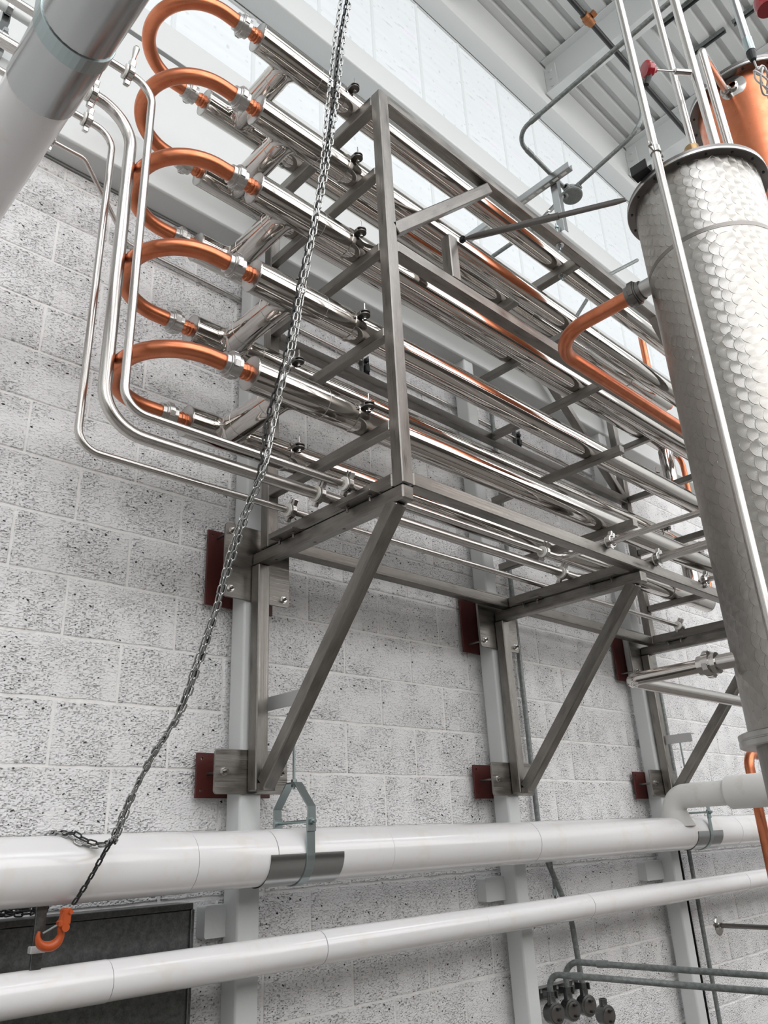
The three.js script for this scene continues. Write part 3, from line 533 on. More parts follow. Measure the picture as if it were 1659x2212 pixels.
function angleBracket(x, label) {
  settle(solo('angle_bracket', [cbox(x - 0.022, 2.028, -0.001, x - 0.017, 2.078, 0.345, 0.001), cbox(x - 0.017, 2.073, -0.001, x + 0.026, 2.078, 0.345, 0.001)], M.bracketZinc, label, 'bracket', 'angle brackets on the wall'));
}
angleBracket(1.745, 'pale steel angle bracket standing out of the wall behind the nearest brace');
angleBracket(4.590, 'pale steel angle bracket standing out of the wall behind the farthest brace');
{
  const t = thing('hanger_rod', 'dark flat steel hanger between the two white pipes, held by the orange hook', 'hanger', 'hangers between the two white pipes');
  part(t, 'flat_bar', cbox(0.908, 1.305, 0.243, 0.936, 1.462, 0.252, 0.001), M.galvDark); part(t, 'collar', cbox(0.902, 1.345, 0.236, 0.942, 1.362, 0.258, 0.002), M.bracketZinc); settle(t);
  const u = thing('hanger_rod', 'thin steel rod between the two white pipes, right of the middle column', 'hanger', 'hangers between the two white pipes');
  part(u, 'rod', tube([3.18, 1.30, 0.25], [3.18, 1.46, 0.25], 0.0055, 10), M.galvDark); part(u, 'nut', turned([[0, 0], [0.010, 0], [0.010, 0.025], [0, 0.025]], [3.18, 1.318, 0.25], [0, 1, 0], 10), M.zinc); settle(u);
}
{ // white plastic riser that leaves the upper pipe and turns towards the room
  const t = thing('plastic_elbow', 'white plastic pipe elbow rising from the upper pipe and turning into the room', 'pipe'), x = 4.372, r = 0.0635;
  part(t, 'elbow', sweep(fillet([[x, 1.56, 0.26], [x, 1.728, 0.26], [x, 1.728, 0.62]], 0.095, 14), r, 40), M.pvc);
  part(t, 'saddle_tee', sweep([[x, 1.575, 0.26], [x, 1.622, 0.26], [x, 1.655, 0.26]], [0.098, 0.078, 0.066], 40), M.pvc);
  part(t, 'coupling', sweep([[x, 1.728, 0.585], [x, 1.728, 0.592], [x, 1.728, 1.22], [x, 1.728, 1.23]], [0.078, 0.084, 0.084, 0.082], 40), M.pvc);
  settle(t);
}
{ // big jacketed pipe over the camera
  const t = thing('overhead_pipe', 'large jacketed pipe close overhead at the upper left, seen from below', 'pipe'), x = 0.411, y = 3.386, r = 0.084;
  for (const [a, b, q] of [[0.002, 0.62, r], [0.622, 1.60, r + 0.001], [1.602, 2.6, r], [2.602, ROOM.z1 - 0.01, r + 0.001]]) part(t, 'jacket_section', sweep([[x, y, a], [x, y, b]], q, 64), M.jacket);
  settle(t);
  const c = clevis('zinc clevis hanger with a galvanised sleeve round the large overhead pipe', 0.0855, 4.0, [-0.20, 0.36, -178, 178], 0.046); c.rotation.y = -Math.PI / 2; c.position.set(x, y, 1.14); copies.add(c);
}
settle(solo('galvanised_cabinet', [cbox(-0.6, 0.0, 0.001, 1.456, 1.40, 0.098, 0.003), cbox(-0.6, 1.40, 0.001, 1.460, 1.418, 0.104, 0.002), cbox(1.452, 0.0, 0.001, 1.464, 1.40, 0.106, 0.002)], M.galvDark, 'dark galvanised sheet-metal casing on the wall at the lower left', 'casing'));

// ------------------------------------------------------------------ hoist chains
{
  const linkGeo = (len, wid, r) => {                                 // one stadium-shaped chain link along x, in the xy plane
    const pts = [], R = wid / 2 - r, h = len / 2 - r - R; for (let k = 0; k <= 5; k++) { const a = -Math.PI / 2 + Math.PI * k / 5; pts.push([h + R * Math.cos(a), R * Math.sin(a)]); } for (let k = 0; k <= 5; k++) { const a = Math.PI / 2 + Math.PI * k / 5; pts.push([-h + R * Math.cos(a), R * Math.sin(a)]); }
    const n = pts.length, m = 6, pos = [], nor = [], uv = [], idx = [];
    for (let i = 0; i <= n; i++) { const p = pts[i % n], a = pts[(i + n - 1) % n], b = pts[(i + 1) % n], tx = b[0] - a[0], ty = b[1] - a[1], L = Math.hypot(tx, ty), nx = ty / L, ny = -tx / L;
      for (let k = 0; k <= m; k++) { const q = k / m * Math.PI * 2, c = Math.cos(q), s = Math.sin(q); pos.push(p[0] + nx * c * r, p[1] + ny * c * r, s * r); nor.push(nx * c, ny * c, s); uv.push(i / n, k / m); } }
    for (let i = 0; i < n; i++) for (let k = 0; k < m; k++) { const a = i * (m + 1) + k, b = a + m + 1; idx.push(a, b, a + 1, b, b + 1, a + 1); }
    const g = new THREE.BufferGeometry(); g.setIndex(idx); g.setAttribute('position', new THREE.Float32BufferAttribute(pos, 3)); g.setAttribute('normal', new THREE.Float32BufferAttribute(nor, 3)); g.setAttribute('uv', new THREE.Float32BufferAttribute(uv, 2)); return g;
  };
  function placeLinks(curve, pitch, each, start = 0.0) {
    const L = curve.getLength(), n = Math.floor(L / pitch); curve.arcLengthDivisions = 600; curve.updateArcLengths();
    for (let i = 0; i < n; i++) {
      const u = (i + 0.5) * pitch / L, p = curve.getPointAt(u), T = curve.getTangentAt(u), A = Math.abs(T.y) < 0.95 ? V(0, 1, 0) : V(0.6, 0, 0.8);
      let Y = A.clone().cross(T).normalize(); Y.applyAxisAngle(T, start + (i % 2 ? Math.PI / 2 : 0) + 0.16 * Math.sin(i * 1.7) + 0.012 * i);
      each(new THREE.Matrix4().makeBasis(T, Y, T.clone().cross(Y)).setPosition(p), i);
    }
  }
  // the path of the load chain, from above the picture down to the hook
  const P = [[1.166, 4.40, 1.350], [1.158, 4.064, 1.300], [1.152, 3.911, 1.267], [1.145, 3.624, 1.228], [1.137, 3.389, 1.187], [1.127, 3.191, 1.137], [1.118, 3.004, 1.083], [1.110, 2.833, 1.046], [1.106, 2.763, 1.021], [1.098, 2.645, 0.979], [1.093, 2.501, 0.955], [1.084, 2.385, 0.904], [1.075, 2.267, 0.857], [1.067, 2.150, 0.812], [1.055, 2.015, 0.751], [1.043, 1.896, 0.684], [1.025, 1.791, 0.588], [1.010, 1.684, 0.509], [1.003, 1.618, 0.471], [0.996, 1.579, 0.435], [0.985, 1.510, 0.375], [0.974, 1.444, 0.306]];
  const load = new THREE.CatmullRomCurve3(P.map((p) => V(...p)));
  const t = thing('load_chain', 'black load chain pulled aside to its orange hook at the lower left', 'chain'), lg = linkGeo(0.0275, 0.0150, 0.0028);
  placeLinks(load, 0.0210, (m) => { const l = part(t, 'link', lg, M.chainBlack); l.applyMatrix4(m); });
  const hp = [[0.963, 1.437, 0.306], [0.957, 1.420, 0.302], [0.955, 1.402, 0.300], [0.958, 1.385, 0.299], [0.952, 1.370, 0.298], [0.938, 1.362, 0.297], [0.920, 1.363, 0.296], [0.907, 1.371, 0.295], [0.902, 1.384, 0.294], [0.904, 1.398, 0.293]];
  const hook = part(t, 'hook', sweep(new THREE.CatmullRomCurve3(hp.map((p) => V(...p))).getPoints(36), Array.from({ length: 37 }, (_, i) => i < 10 ? 0.011 - 0.0003 * i : i < 30 ? 0.0085 + 0.004 * Math.sin((i - 10) / 20 * Math.PI) : 0.0085 - 0.0008 * (i - 30)), 14), M.orange, 'orange painted hook');
  part(hook, 'clevis_jaw', [cbox(0.953, 1.408, 0.289, 0.975, 1.446, 0.296, 0.003), cbox(0.953, 1.408, 0.309, 0.975, 1.446, 0.316, 0.003), cbox(0.945, 1.402, 0.290, 0.966, 1.420, 0.315, 0.004), tube([0.971, 1.437, 0.284], [0.971, 1.437, 0.320], 0.0055, 12), turned([[0, 0], [0.010, 0], [0.010, 0.006], [0, 0.006]], [0.961, 1.402, 0.314], [0, 0, 1], 14)], M.orange, 'orange painted jaw');
  part(hook, 'safety_latch', bar([0.955, 1.412, 0.3], [0.912, 1.392, 0.296], 0.010, 0.004, [0, 0, 1], 0.001), M.zinc, 'plated safety latch');
  settle(t);
  // the galvanised hand chain: two strands of one loop, hanging beside the load chain
  const px = 0.00118, A = [[-18, 2], [-16, 2], [-13, 4], [-13, 6], [-4, 10], [3, 14], [8, 16], [8, 14], [8, 12], [17, 10], [7, 12], [-4, 14], [-7, 16], [-4, 12], [-5, 14], [0, 16], [3, 14], [-2, 14], [-3, 12]];
  const B = [[9, 4], [9, 4], [10, 3], [10, 6], [8, 10], [10, 14], [15, 6], [16, 6], [14, 4], [18, 4], [11, 12], [6, 14], [4, 16], [2, 14], [4, 12], [6, 12], [-2, 14], [5, 12], [6, 10]];
  const right = V(0.712, -0.05, 0.70), fwd = V(-0.52, -0.30, 0.65).normalize();
  const strand = (S, tail) => new THREE.CatmullRomCurve3([...S.map(([a, f], i) => V(...P[i]).addScaledVector(right, a * px).addScaledVector(fwd, f * px)), ...tail.map((q) => V(...q))]);
  const h = thing('hand_chain', 'bright galvanised hand chain hanging as a double strand beside the black chain', 'chain'), hg = linkGeo(0.0290, 0.0158, 0.0024);
  const over = [[1.022, 1.592, 0.372], [0.996, 1.593, 0.336], [0.970, 1.603, 0.326], [0.953, 1.617, 0.308], [0.936, 1.628, 0.276], [0.925, 1.628, 0.240], [0.920, 1.590, 0.172], [0.920, 1.500, 0.155], [0.930, 1.445, 0.10]];
  let count = 0; const spare = [];
  for (const [S, tail, st] of [[A, over, 0.3], [B, over.map(([x, y, z], i) => [x + 0.012, y + (i > 3 ? 0 : 0.006), z + 0.008]).slice(0, 7), 1.1]])
    placeLinks(strand(S, tail), 0.0225, (m) => { if (count++ < 290) { const l = part(h, 'link', hg, M.chainBright); l.applyMatrix4(m); } else spare.push(hg.clone().applyMatrix4(m)); }, st);
  for (let j = 0; j < 3; j++) {                                      // slack heaped on the casing behind the pipe
    const pts = []; for (let k = 0; k < 14; k++) pts.push(V(0.70 + k * 0.024 + rr(-0.01, 0.01), 1.424 + j * 0.007 + rr(0, 0.010), 0.045 + 0.018 * j + rr(-0.018, 0.018)));
    placeLinks(new THREE.CatmullRomCurve3(pts), 0.0225, (m) => spare.push(hg.clone().applyMatrix4(m)), j);
  }
  part(h, 'slack_links', spare, M.chainBlack, 'dark slack links heaped on the casing').userData.kind = 'stuff';
  settle(h);
}

// ------------------------------------------------------------------ swirled stainless vessel and what stands on it
const SX = 2.340, SZ = 1.8045, SR = 0.2097;
{
  const t = thing('stainless_vessel', 'tall stainless vessel with a swirled fish-scale finish at the right edge', 'vessel');
  const shell = (y0, y1, r, m) => sweep([[SX, y0, SZ], [SX, y0 + 0.001, SZ], [SX, (y0 + y1) / 2, SZ], [SX, y1, SZ]], r, 96, false);
  part(t, 'shell', shell(1.79, 3.60, SR), M.swirl);
  part(t, 'weld_band', turned([[SR - 0.001, 0], [SR + 0.0008, 0.002], [SR + 0.0008, 0.018], [SR - 0.001, 0.020]], [SX, 3.30, SZ], [0, 1, 0], 96), M.brushed, 'plain ground weld band');
  part(t, 'top_flange', turned([[SR - 0.02, 0], [0.2346, 0], [0.2346, 0.010], [0.232, 0.0105], [0.232, 0.013], [0.2346, 0.0135], [0.2346, 0.024], [0, 0.026]], [SX, 3.597, SZ], [0, 1, 0], 96, 0.4), M.darkSteel);
  part(t, 'clamp_ring', turned([[0.2335, 0.0], [0.2365, 0.0], [0.2365, 0.009], [0.2335, 0.009]], [SX, 3.599, SZ], [0, 1, 0], 96, 0.4), M.fitMatte);
  for (let k = 0; k < 16; k++) { const a = k / 16 * Math.PI * 2 + 0.2; part(t, 'flange_bolt', hex([SX + 0.2215 * Math.cos(a), 3.597, SZ + 0.2215 * Math.sin(a)], [0, -1, 0], 0.0045, 0.003), M.blackIron); }
  part(t, 'bottom_flange', turned([[SR - 0.02, 0], [0.232, 0], [0.238, 0.003], [0.238, 0.016], [0.236, 0.018], [0.236, 0.020], [0.238, 0.022], [0.238, 0.034], [0.232, 0.037], [SR - 0.02, 0.037]], [SX, 1.752, SZ], [0, 1, 0], 96, 0.4), M.fitMatte);
  part(t, 'lower_shell', shell(0.2, 1.755, 0.197), M.brushed);
  const u = part(t, 'side_nozzle', tube([2.272, 3.32, 1.62], [2.272, 3.32, 1.575], 0.030, 28), M.fitMatte);
  part(u, 'coupling_nut', unionFit([2.272, 3.32, 1.578], [0, 0, -1], 0.0285), M.darkSteel);
  part(t, 'side_nozzle', tube([2.235, 1.992, 1.64], [2.235, 1.992, 1.56], 0.022, 24), M.steelFit);
  const n2 = part(t, 'side_nozzle', tube([2.52, 3.44, 1.93], [2.62, 3.47, 2.02], 0.03, 24), M.blackIron, 'black side nozzle');
  part(n2, 'coupling_nut', turned([[0.03, 0], [0.046, 0.004], [0.046, 0.03], [0.03, 0.034]], [2.56, 3.452, 1.966], [0.1, 0.03, 0.09], 28), M.steelFit);
  part(t, 'lifting_handle', sweep(fillet([[2.30, 3.62, 1.955], [2.30, 3.70, 1.955], [2.40, 3.70, 1.985], [2.40, 3.62, 1.985]], 0.028), 0.010, 16), M.steelFit);
  part(t, 'relief_valve', turned([[0.022, 0], [0.022, 0.03], [0.027, 0.032], [0.027, 0.075], [0.024, 0.08], [0.024, 0.12], [0.017, 0.125], [0, 0.126]], [2.245, 3.62, 1.862], [0, 1, 0], 20), M.bronze, 'brown bronze valve body');
  part(t, 'bracket_stud', [tube([2.155, 3.62, 1.768], [2.155, 3.685, 1.768], 0.008, 12), hex([2.155, 3.64, 1.768], [0, 1, 0], 0.016, 0.010), hex([2.155, 3.66, 1.768], [0, 1, 0], 0.014, 0.010)], M.fitMatte);
  part(t, 'strut_tab', [cbox(2.085, 3.625, 1.70, 2.128, 3.630, 1.76, 0.001), cbox(2.085, 3.627, 1.70, 2.090, 3.665, 1.76, 0.001), cbox(2.124, 3.627, 1.70, 2.129, 3.665, 1.76, 0.001)], M.blackIron, 'black slotted strut tab');
  settle(t);
}
settle(solo('copper_pipe', sweep(fillet([[2.272, 3.32, 1.532], [2.272, 3.32, 1.165], [3.46, 3.32, 1.165]], 0.19, 16), 0.0275, 32), M.copper, 'thick copper pipe curving from the side of the swirled vessel back along the tubes', 'pipe'));
{
  const t = thing('stainless_pipe', 'stainless pipe making a sharp elbow low down, left of the vessel foot', 'pipe');
  part(t, 'tube', sweep(fillet([[2.235, 1.992, 1.55], [2.245, 1.992, 1.287], [3.2, 1.992, 1.287]], 0.045, 10), 0.0200, 28), M.polished);
  part(t, 'coupling_nut', unionFit([2.235, 1.992, 1.525], [0, 0, 1], 0.0205), M.steelFit); settle(t);
}
{
  const t = thing('brace_rod', 'dark telescopic brace rod with flattened ends, from the frame stub to the vessel flange', 'brace'), a = [2.072, 3.848, 0.968], b = [2.150, 3.607, 1.652], L = (k) => a.map((q, i) => q + (b[i] - q) * k);
  part(t, 'outer_tube', sweep([L(0.02), L(0.05), L(0.10), L(0.62)], [0.006, 0.010, 0.0135, 0.0135], 20), M.darkSteel);
  part(t, 'inner_tube', sweep([L(0.60), L(0.93), L(0.98)], [0.0105, 0.0105, 0.007], 20), M.darkSteel);
  part(t, 'end_eye', [turned([[0, -0.003], [0.016, -0.003], [0.016, 0.003], [0, 0.003]], a, [1, 0.2, 0], 18), hex([a[0] - 0.012, a[1], a[2]], [1, 0, 0], 0.009, 0.024)], M.blackIron);
  part(t, 'set_bolt', [tube(L(0.56), L(0.56).map((q, i) => q + [0, 0.035, 0][i]), 0.0045, 10), hex(L(0.56).map((q, i) => q + [0, 0.014, 0][i]), [0, 1, 0], 0.009, 0.007), hex(L(0.56).map((q, i) => q + [0, 0.027, 0][i]), [0, 1, 0], 0.009, 0.007)], M.steelFit); settle(t);
}
{
  const t = thing('standing_tube', 'bright slim tube standing in front of the swirled vessel, running up to the roof', 'tube');
  part(t, 'tube', tube([2.020, 1.2, 1.820], [2.020, 7.84, 1.820], 0.0135, 24), M.pipe);
  part(t, 'pipe_strap', [turned([[0.0137, -0.012], [0.0175, -0.012], [0.0175, 0.012], [0.0137, 0.012]], [2.02, 3.60, 1.82], [0, 1, 0], 20), cbox(1.972, 3.588, 1.818, 2.006, 3.612, 1.823, 0.001), cbox(2.034, 3.588, 1.818, 2.068, 3.612, 1.823, 0.001), hex([1.984, 3.60, 1.823], [0, 0, 1], 0.007, 0.006), hex([2.056, 3.60, 1.823], [0, 0, 1], 0.007, 0.006)], M.steelFit);
  part(t, 'strap_stem', tube([2.056, 3.60, 1.815], [2.150, 3.66, 1.77], 0.008, 12), M.bronze); settle(t);
}
settle(solo('standing_tube', tube([2.300, 3.622, 1.852], [2.300, 7.84, 1.852], 0.0130, 22), M.pipe, 'dull slim tube rising from the vessel lid, leftmost of the tubes that stand on it', 'tube'));
settle(solo('standing_tube', tube([2.285, 3.622, 1.928], [2.285, 7.84, 1.928], 0.0165, 24), M.pipe, 'bright tube from the vessel lid to the roof, with the red-headed probe in its side', 'tube'));
{
  const t = thing('bent_tube', 'bright tube rising from the vessel lid and turning over to the copper vessel', 'tube');
  part(t, 'tube', sweep(fillet([[2.325, 3.622, 1.958], [2.325, 4.20, 1.958], [3.285, 4.945, 1.778]], 0.030, 8), 0.0150, 24), M.pipe);
  part(t, 'ferrule', turned([[0.015, 0], [0.021, 0.002], [0.021, 0.018], [0.017, 0.02], [0.017, 0.035], [0.026, 0.037], [0.026, 0.055], [0.015, 0.057]], [3.236, 4.907, 1.787], [0.96, 0.745, -0.18], 24), M.steelFit); settle(t);
}
{
  const t = thing('temperature_probe', 'probe with a glossy red round head and black cable gland on the bright tube', 'probe'), a = V(2.262, 4.075, 1.918), b = V(2.120, 4.045, 1.838), D = b.clone().sub(a).normalize(), d = D.toArray(), at = (k) => a.clone().lerp(b, k).toArray();
  part(t, 'stem', [tube(at(0), at(0.40), 0.0105, 16), tube(at(0.35), at(1), 0.0035, 10), turned([[0, 0], [0.009, 0], [0.009, 0.014], [0, 0.014]], at(0.34), d, 8)], M.steelFit);
  part(t, 'head', turned([[0, -0.026], [0.010, -0.026], [0.014, -0.012], [0.022, -0.010], [0.025, -0.004], [0.025, 0.010], [0.030, 0.011], [0.030, 0.018], [0.024, 0.024], [0, 0.026]], at(1.04), d, 28, 0.5), M.redGloss);
  part(t, 'cable_gland', [turned([[0, 0], [0.011, 0], [0.012, 0.02], [0.009, 0.034], [0.009, 0.046], [0, 0.048]], [at(1.03)[0] - 0.002, at(1.03)[1] - 0.016, at(1.03)[2] - 0.006], [-0.1, -0.9, -0.35], 14)], M.rubber); settle(t);
}
{
  const t = thing('copper_vessel', 'copper vessel with a bolted steel flange, high up at the right edge', 'vessel'), x = 3.512, z = 1.792, r = 0.236, y = 5.0;
  part(t, 'shell', sweep([[x, 3.4, z], [x, 3.41, z], [x, 4.2, z], [x, y, z]], r, 72, false), M.copper);
  part(t, 'flange', turned([[r - 0.02, 0], [0.2775, 0], [0.2775, 0.016], [0.275, 0.017], [0.275, 0.020], [0.2775, 0.021], [0.2775, 0.036], [0, 0.04]], [x, y - 0.004, z], [0, 1, 0], 80, 0.4), M.darkSteel);
  part(t, 'flange_edge', turned([[0.276, 0], [0.2795, 0], [0.2795, 0.012], [0.276, 0.012]], [x, y, z], [0, 1, 0], 80, 0.4), M.fitMatte);
  const u = part(t, 'side_coupling', turned([[0.02, 0], [0.058, 0.0], [0.062, 0.004], [0.062, 0.022], [0.040, 0.026], [0.026, 0.028], [0.026, 0.040], [0.018, 0.045]], [x - 0.216, y - 0.068, z + 0.02], [-1, -0.1, 0.1], 30, 0.4), M.steelFit);
  for (let k = 0; k < 14; k++) { const a = k / 14 * Math.PI * 2 + 0.1; part(t, 'flange_bolt', hex([x + 0.258 * Math.cos(a), y - 0.004, z + 0.258 * Math.sin(a)], [0, -1, 0], 0.006, 0.004), M.blackIron); }
  settle(t);
}

// ------------------------------------------------------------------ conduits and roof services
const cond = (label, pts, R, r, m, cat = 'conduit', sleeves = []) => {
  const t = thing('conduit', label, cat); part(t, 'run', sweep(fillet(pts, R, 10), r, 22), m);
  for (const [p, d, l] of sleeves) part(t, 'sleeve', turned([[r, -l / 2], [r + 0.0025, -l / 2], [r + 0.0025, l / 2], [r, l / 2]], p, d, 22), m); return settle(t);
};
cond('grey conduit crossing below the roof joists and bending back to the round box', [[2.83, 5.235, 2.45], [2.83, 5.115, 0.82], [3.285, 5.055, 0.82]], 0.105, 0.0125, M.galvDull, 'conduit', [[[2.83, 5.1255, 0.965], [0, 0.073, 1], 0.06], [[2.97, 5.097, 0.82], [1, -0.13, 0], 0.05]]);
cond('grey steel conduit leaving the junction box and bending up beside the slim standing tube', [[3.34, 5.05, 0.875], [3.36, 5.165, 1.33], [3.40, 7.3, 1.33]], 0.16, 0.0125, M.galvDull);
cond('grey steel conduit from the strut back to the wall, below the slotted arm', [[3.30, 5.00, 0.80], [3.16, 4.78, 0.66], [3.13, 4.74, 0.01]], 0.03, 0.0125, M.galvDull);
cond('grey conduit stub with a cut end and a thin wire, left of the vessel top', [[4.36, 4.9, 0.05], [4.38, 5.22, 0.40], [4.86, 5.60, 0.50]], 0.12, 0.0135, M.galvDull);
cond('grey vertical conduit on the block wall, right of the middle column', [[3.42, 4.13, 0.028], [3.42, 1.52, 0.028], [3.545, 1.20, 0.065], [3.545, 0.885, 0.085]], 0.25, 0.0130, M.galvDull);
cond('grey vertical conduit on the block wall, right of the farthest column', [[4.855, 4.13, 0.055], [4.855, 0.0, 0.055]], 0.1, 0.0125, M.galvDull);
settle(solo('strut_channel', [cbox(4.735, 0.4, -0.001, 4.778, 1.62, 0.003, 0.0006), cbox(4.735, 0.4, 0.003, 4.738, 1.62, 0.04, 0.0006), cbox(4.775, 0.4, 0.003, 4.778, 1.62, 0.04, 0.0006)], M.galvDark, 'narrow upright strut channel between the farthest column and its conduit', 'strut'));
cond('nearer grey conduit arching out of the junction fittings at the lower right', [[3.292, 0.885, 0.085], [3.292, 0.992, 0.085], [3.35, 0.985, 0.38], [3.47, 0.965, 0.62], [3.55, 0.965, 1.9]], [0.09, 0.3, 0.3], 0.0130, M.galvDull, 'conduit', [[[3.318, 0.989, 0.22], [0.19, 0, 1], 0.05]]);
cond('farther grey conduit arching out of the junction fittings at the lower right', [[3.418, 0.885, 0.085], [3.418, 1.028, 0.085], [3.52, 1.012, 0.40], [3.68, 0.995, 1.9]], [0.09, 0.3], 0.0130, M.galvDull, 'conduit', [[[3.47, 1.02, 0.255], [0.3, 0, 1], 0.05]]);
{
  const t = thing('strut_channel', 'short slotted strut on the wall that holds the three conduits at the lower right', 'strut');
  part(t, 'channel', [cbox(3.24, 0.893, -0.001, 3.63, 0.934, 0.003, 0.0005), cbox(3.24, 0.893, 0.003, 3.63, 0.896, 0.042, 0.0005), cbox(3.24, 0.931, 0.003, 3.63, 0.934, 0.042, 0.0005)], M.galvDark);
  for (const x of [3.292, 3.418, 3.545]) part(t, 'pipe_clamp', [turned([[0.0132, -0.014], [0.0170, -0.014], [0.0170, 0.014], [0.0132, 0.014]], [x, 0.912, 0.085], [0, 1, 0], 20), cbox(x - 0.004, 0.898, 0.042, x + 0.004, 0.926, 0.07, 0.001), cbox(x + 0.014, 0.898, 0.06, x + 0.020, 0.926, 0.11, 0.001)], M.galvDark);
  for (let k = 0; k < 6; k++) part(t, 'slot', cbox(3.262 + k * 0.063, 0.906, 0.003, 3.276 + k * 0.063, 0.921, 0.0038, 0.0002), M.gasket, 'bright slot showing the wall');
  settle(t);
}
[[3.292, 0.842, 0.09], [3.418, 0.838, 0.09], [3.545, 0.836, 0.09], [3.690, 0.775, 0.09]].forEach(([x, y, z], i) => {
  const t = thing('junction_fitting', ['round cast conduit fitting at the lower right, leftmost and cut by the picture edge', 'round cast conduit fitting at the lower right, second from the left', 'round cast conduit fitting at the lower right, third from left, under the wall conduit', 'round cast conduit fitting at the lower right, rightmost, with no conduit above it'][i], 'junction box', 'round cast conduit fittings'), d = [-0.25, 0.0, 1];
  part(t, 'body', [turned([[0, -0.040], [0.030, -0.038], [0.041, -0.024], [0.042, 0.010], [0.044, 0.012], [0.044, 0.020], [0.036, 0.022]], [x, y, z], d, 28, 0.5), turned([[0.024, 0.03], [0.019, 0.045], [0.019, 0.066], [0.014, 0.068]], [x, y, z - 0.004], [0, 1, 0], 20, 0.5)], M.galvDark);
  part(t, 'cover', turned([[0.037, 0.018], [0.034, 0.026], [0.012, 0.031], [0, 0.031]], [x, y, z], d, 28, 0.5), M.darkSteel);
  part(t, 'cover_lug', [cbox(x - 0.016, y + 0.016, z + 0.024, x + 0.004, y + 0.026, z + 0.04, 0.002), cbox(x - 0.014, y - 0.026, z + 0.024, x + 0.004, y - 0.016, z + 0.04, 0.002)], M.blackIron);
  if (i < 3) part(t, 'threaded_nipple', tube([x, y + 0.04, z - 0.004], [x, y + 0.062, z - 0.004], 0.0125, 14), M.blackIron);
  settle(t);
});
{ // slotted strut hanger that holds conduit and box
  const t = thing('strut_hanger', 'zinc slotted strut arm and upright on the frame, holding conduit and junction box', 'strut'), ch = (a, b, up) => a;
  const arm = [cbox(3.128, 5.034, 0.001, 3.131, 5.036, 0.93, 0.0004)];
  part(t, 'arm', [cbox(3.130, 4.992, 0.001, 3.170, 4.995, 0.955, 0.0005), cbox(3.130, 4.995, 0.001, 3.133, 5.034, 0.955, 0.0005), cbox(3.167, 4.995, 0.001, 3.170, 5.034, 0.955, 0.0005)], M.galv);
  for (let k = 0; k < 16; k++) part(t, 'slot', cbox(3.142, 4.9912, 0.05 + k * 0.056, 3.158, 4.9925, 0.085 + k * 0.056, 0.0002), M.gasket, 'bright slot');
  part(t, 'upright', [cbox(3.174, 4.655, 0.800, 3.177, 5.075, 0.842, 0.0005), cbox(3.177, 4.655, 0.800, 3.214, 5.075, 0.803, 0.0005), cbox(3.177, 4.655, 0.839, 3.214, 5.075, 0.842, 0.0005)], M.galv);
  part(t, 'threaded_rod', tube([3.137, 4.31, 0.80], [3.150, 4.70, 0.81], 0.0045, 10), M.zinc);
  part(t, 'rod_nut', hex([3.150, 4.67, 0.81], [0, 1, 0], 0.011, 0.009), M.zinc);
  settle(t);
  const b = thing('junction_box', 'round cast grey junction box with conduit hubs, hanging by the strut arm', 'junction box'), c = [3.345, 5.035, 0.835];
  part(b, 'body', turned([[0, 0.030], [0.034, 0.030], [0.044, 0.022], [0.040, 0.012], [0.026, 0.0], [0.040, -0.014], [0.056, -0.018], [0.060, -0.022], [0.060, -0.032], [0.054, -0.036], [0, -0.040]], c, [0.1, 1, -0.1], 32, 0.5), M.galvDull);
  for (const [d, o] of [[[-1, 0.1, 0], 0], [[0, 0.2, 1], 0], [[-0.7, -0.5, -0.4], 0]]) part(b, 'hub', turned([[0.0, 0.015], [0.020, 0.02], [0.019, 0.048], [0.022, 0.050], [0.022, 0.062], [0.013, 0.064]], c, d, 20, 0.5), M.galvDull);
  settle(b);
}
{
  const t = thing('black_pipe', 'black steel pipe hanging under the roof deck, with a rusty brass coupling', 'pipe');
  part(t, 'pipe', tube([ROOM.x0 + 0.01, 7.3, 0.823], [ROOM.x1 - 0.01, 7.3, 0.823], 0.0215, 24), M.blackIron);
  part(t, 'coupling', [turned([[0.022, -0.055], [0.031, -0.055], [0.033, -0.02], [0.040, -0.015], [0.040, 0.02], [0.034, 0.025], [0.031, 0.058], [0.022, 0.06]], [4.13, 7.3, 0.823], [1, 0, 0], 24, 0.5), turned([[0, 0], [0.026, 0], [0.026, 0.03], [0, 0.034]], [4.13, 7.3, 0.863], [0, 0.3, 1], 18, 0.5)], M.brassRust); settle(t);
}
[[5.49, 1.10, 1.40, 'short black-slotted strut under the roof deck, above the bent tube'], [5.04, 1.02, 1.46, 'slotted strut under the roof deck at the top edge, between two standing tubes'], [5.49, 1.47, 1.85, 'slotted strut under the roof deck at the upper right, behind the hanging cable']].forEach(([x, a, b, l]) => {
  const t = thing('roof_strut', l, 'strut', 'slotted roof struts'); part(t, 'channel', [cbox(x - 0.021, 7.858, a, x + 0.021, 7.861, b, 0.0004), cbox(x - 0.021, 7.82, a, x - 0.018, 7.858, b, 0.0004), cbox(x + 0.018, 7.82, a, x + 0.021, 7.858, b, 0.0004)], M.galvDull);
  part(t, 'dark_slot', cbox(x - 0.016, 7.838, a + 0.01, x + 0.016, 7.842, b - 0.01, 0.0004), M.blackIron); settle(t);
});
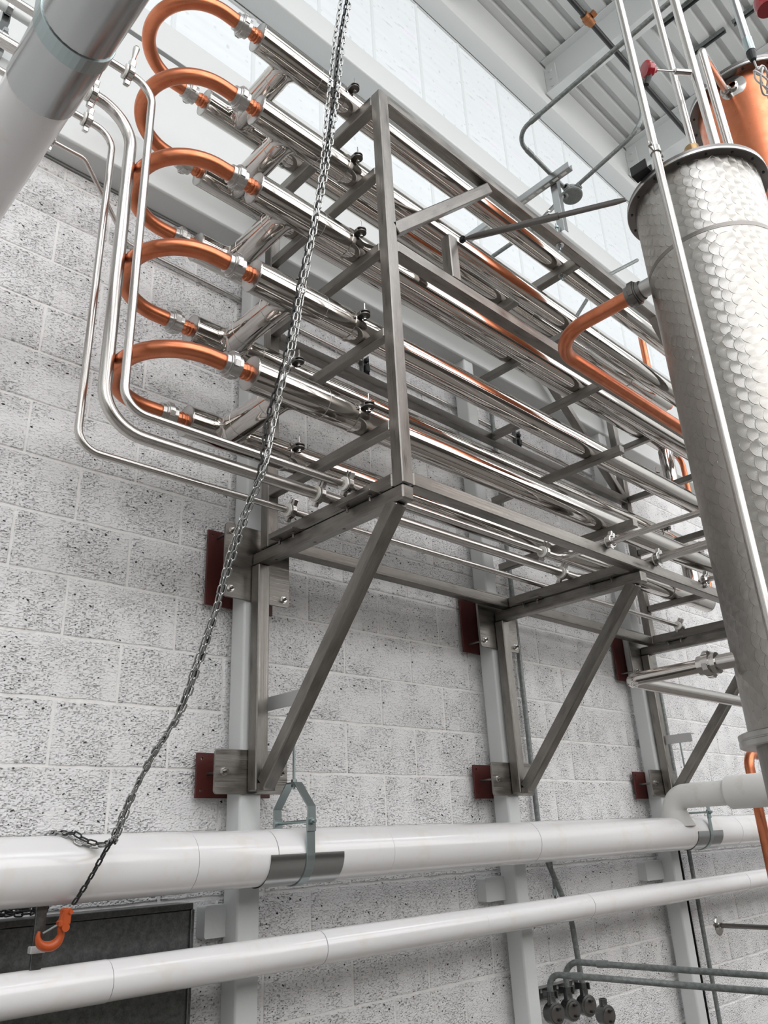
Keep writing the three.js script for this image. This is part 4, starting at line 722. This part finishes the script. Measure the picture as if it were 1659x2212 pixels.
{
  const t = thing('hanging_cable', 'grey cable coiled below a short zinc conduit end at the upper right', 'cable'), x = 1.85, z = 2.195;
  part(t, 'conduit_end', tube([x - 0.01, 3.53, z], [x + 0.005, 4.6, z], 0.0115, 18), M.galv);
  part(t, 'connector', turned([[0.013, 0], [0.013, 0.05], [0.0115, 0.052]], [x - 0.01, 3.53, z], [0, 1, 0], 18), M.zinc); part(t, 'cable_gland', turned([[0.012, 0], [0.013, -0.012], [0.008, -0.032], [0, -0.034]], [x - 0.01, 3.53, z], [0, 1, 0], 16), M.rubber);
  const pts = [[x - 0.01, 3.51, z], [x - 0.004, 3.485, z]]; for (let k = 0; k < 40; k++) { const a = -0.5 - k * 0.55, R = 0.050 + 0.006 * Math.sin(k * 1.3); pts.push([x + 0.042 + R * Math.cos(a + Math.PI) * 0.85, 3.455 + R * 0.75 * Math.sin(a + Math.PI), z + 0.012 * Math.sin(k * 0.9)]); }
  part(t, 'cable', sweep(new THREE.CatmullRomCurve3(pts.map((p) => V(...p))).getPoints(300), 0.0026, 8), M.cable); settle(t);
}
settle(solo('cable_box', turned([[0, 0], [0.030, 0], [0.034, 0.01], [0.034, 0.04], [0.022, 0.05], [0, 0.05]], [2.045, 3.86, 2.235], [0, 1, 0], 24, 0.5), M.redGloss, 'glossy red fitting cut off by the upper right corner', 'fitting'));
settle(solo('copper_pipe', sweep(fillet([[4.78, 1.93, 0.62], [4.62, 1.93, 0.62], [4.60, 0.01, 0.62]], 0.12, 12), 0.0265, 26), M.copper, 'upright copper pipe passing behind the white elbow at the right edge', 'pipe'));
{
  const t = thing('wall_flange_pipe', 'dark pipe with a round wall flange, low on the wall at the right edge', 'pipe');
  part(t, 'wall_flange', turned([[0, 0], [0.052, 0], [0.054, 0.004], [0.046, 0.009], [0.018, 0.012], [0.016, 0.02]], [5.165, 1.01, 0.0005], [0, 0, 1], 36, 0.4), M.steelFit);
  part(t, 'pipe', tube([5.165, 1.01, 0.01], [5.10, 1.01, 1.6], 0.0135, 22), M.darkSteel); settle(t);
}
for (const [y, l] of [[4.535, 'upper of the two whitish conduits on the steel beam, top left corner'], [4.375, 'lower of the two whitish conduits on the steel beam, top left corner']]) {
  const t = thing('painted_conduit', l, 'conduit', 'painted conduits in the top left corner'); part(t, 'run', tube([-2.5, y, 0.195], [0.56, y, 0.195], 0.020, 22), M.paint);
  part(t, 'strut_clamp', [cbox(0.43, y - 0.045, y > 4.4 ? -0.001 : 0.13, 0.46, y + 0.045, 0.172, 0.001), turned([[0.0202, -0.010], [0.024, -0.010], [0.024, 0.010], [0.0202, 0.010]], [0.445, y, 0.195], [1, 0, 0], 20), cbox(0.437, y + 0.018, 0.19, 0.453, y + 0.038, 0.215, 0.001)], M.galv); settle(t);
}

// ------------------------------------------------------------------ shadows, then hand the scene over
for (const o of scene.children) if (!o.isLight && !copies.has(o) && o.userData.kind !== 'structure') console.log('not settled:', o.name);
scene.traverse((o) => { if (o.isMesh) { o.castShadow = true; o.receiveShadow = true; } });
renderer.render(scene, camera);
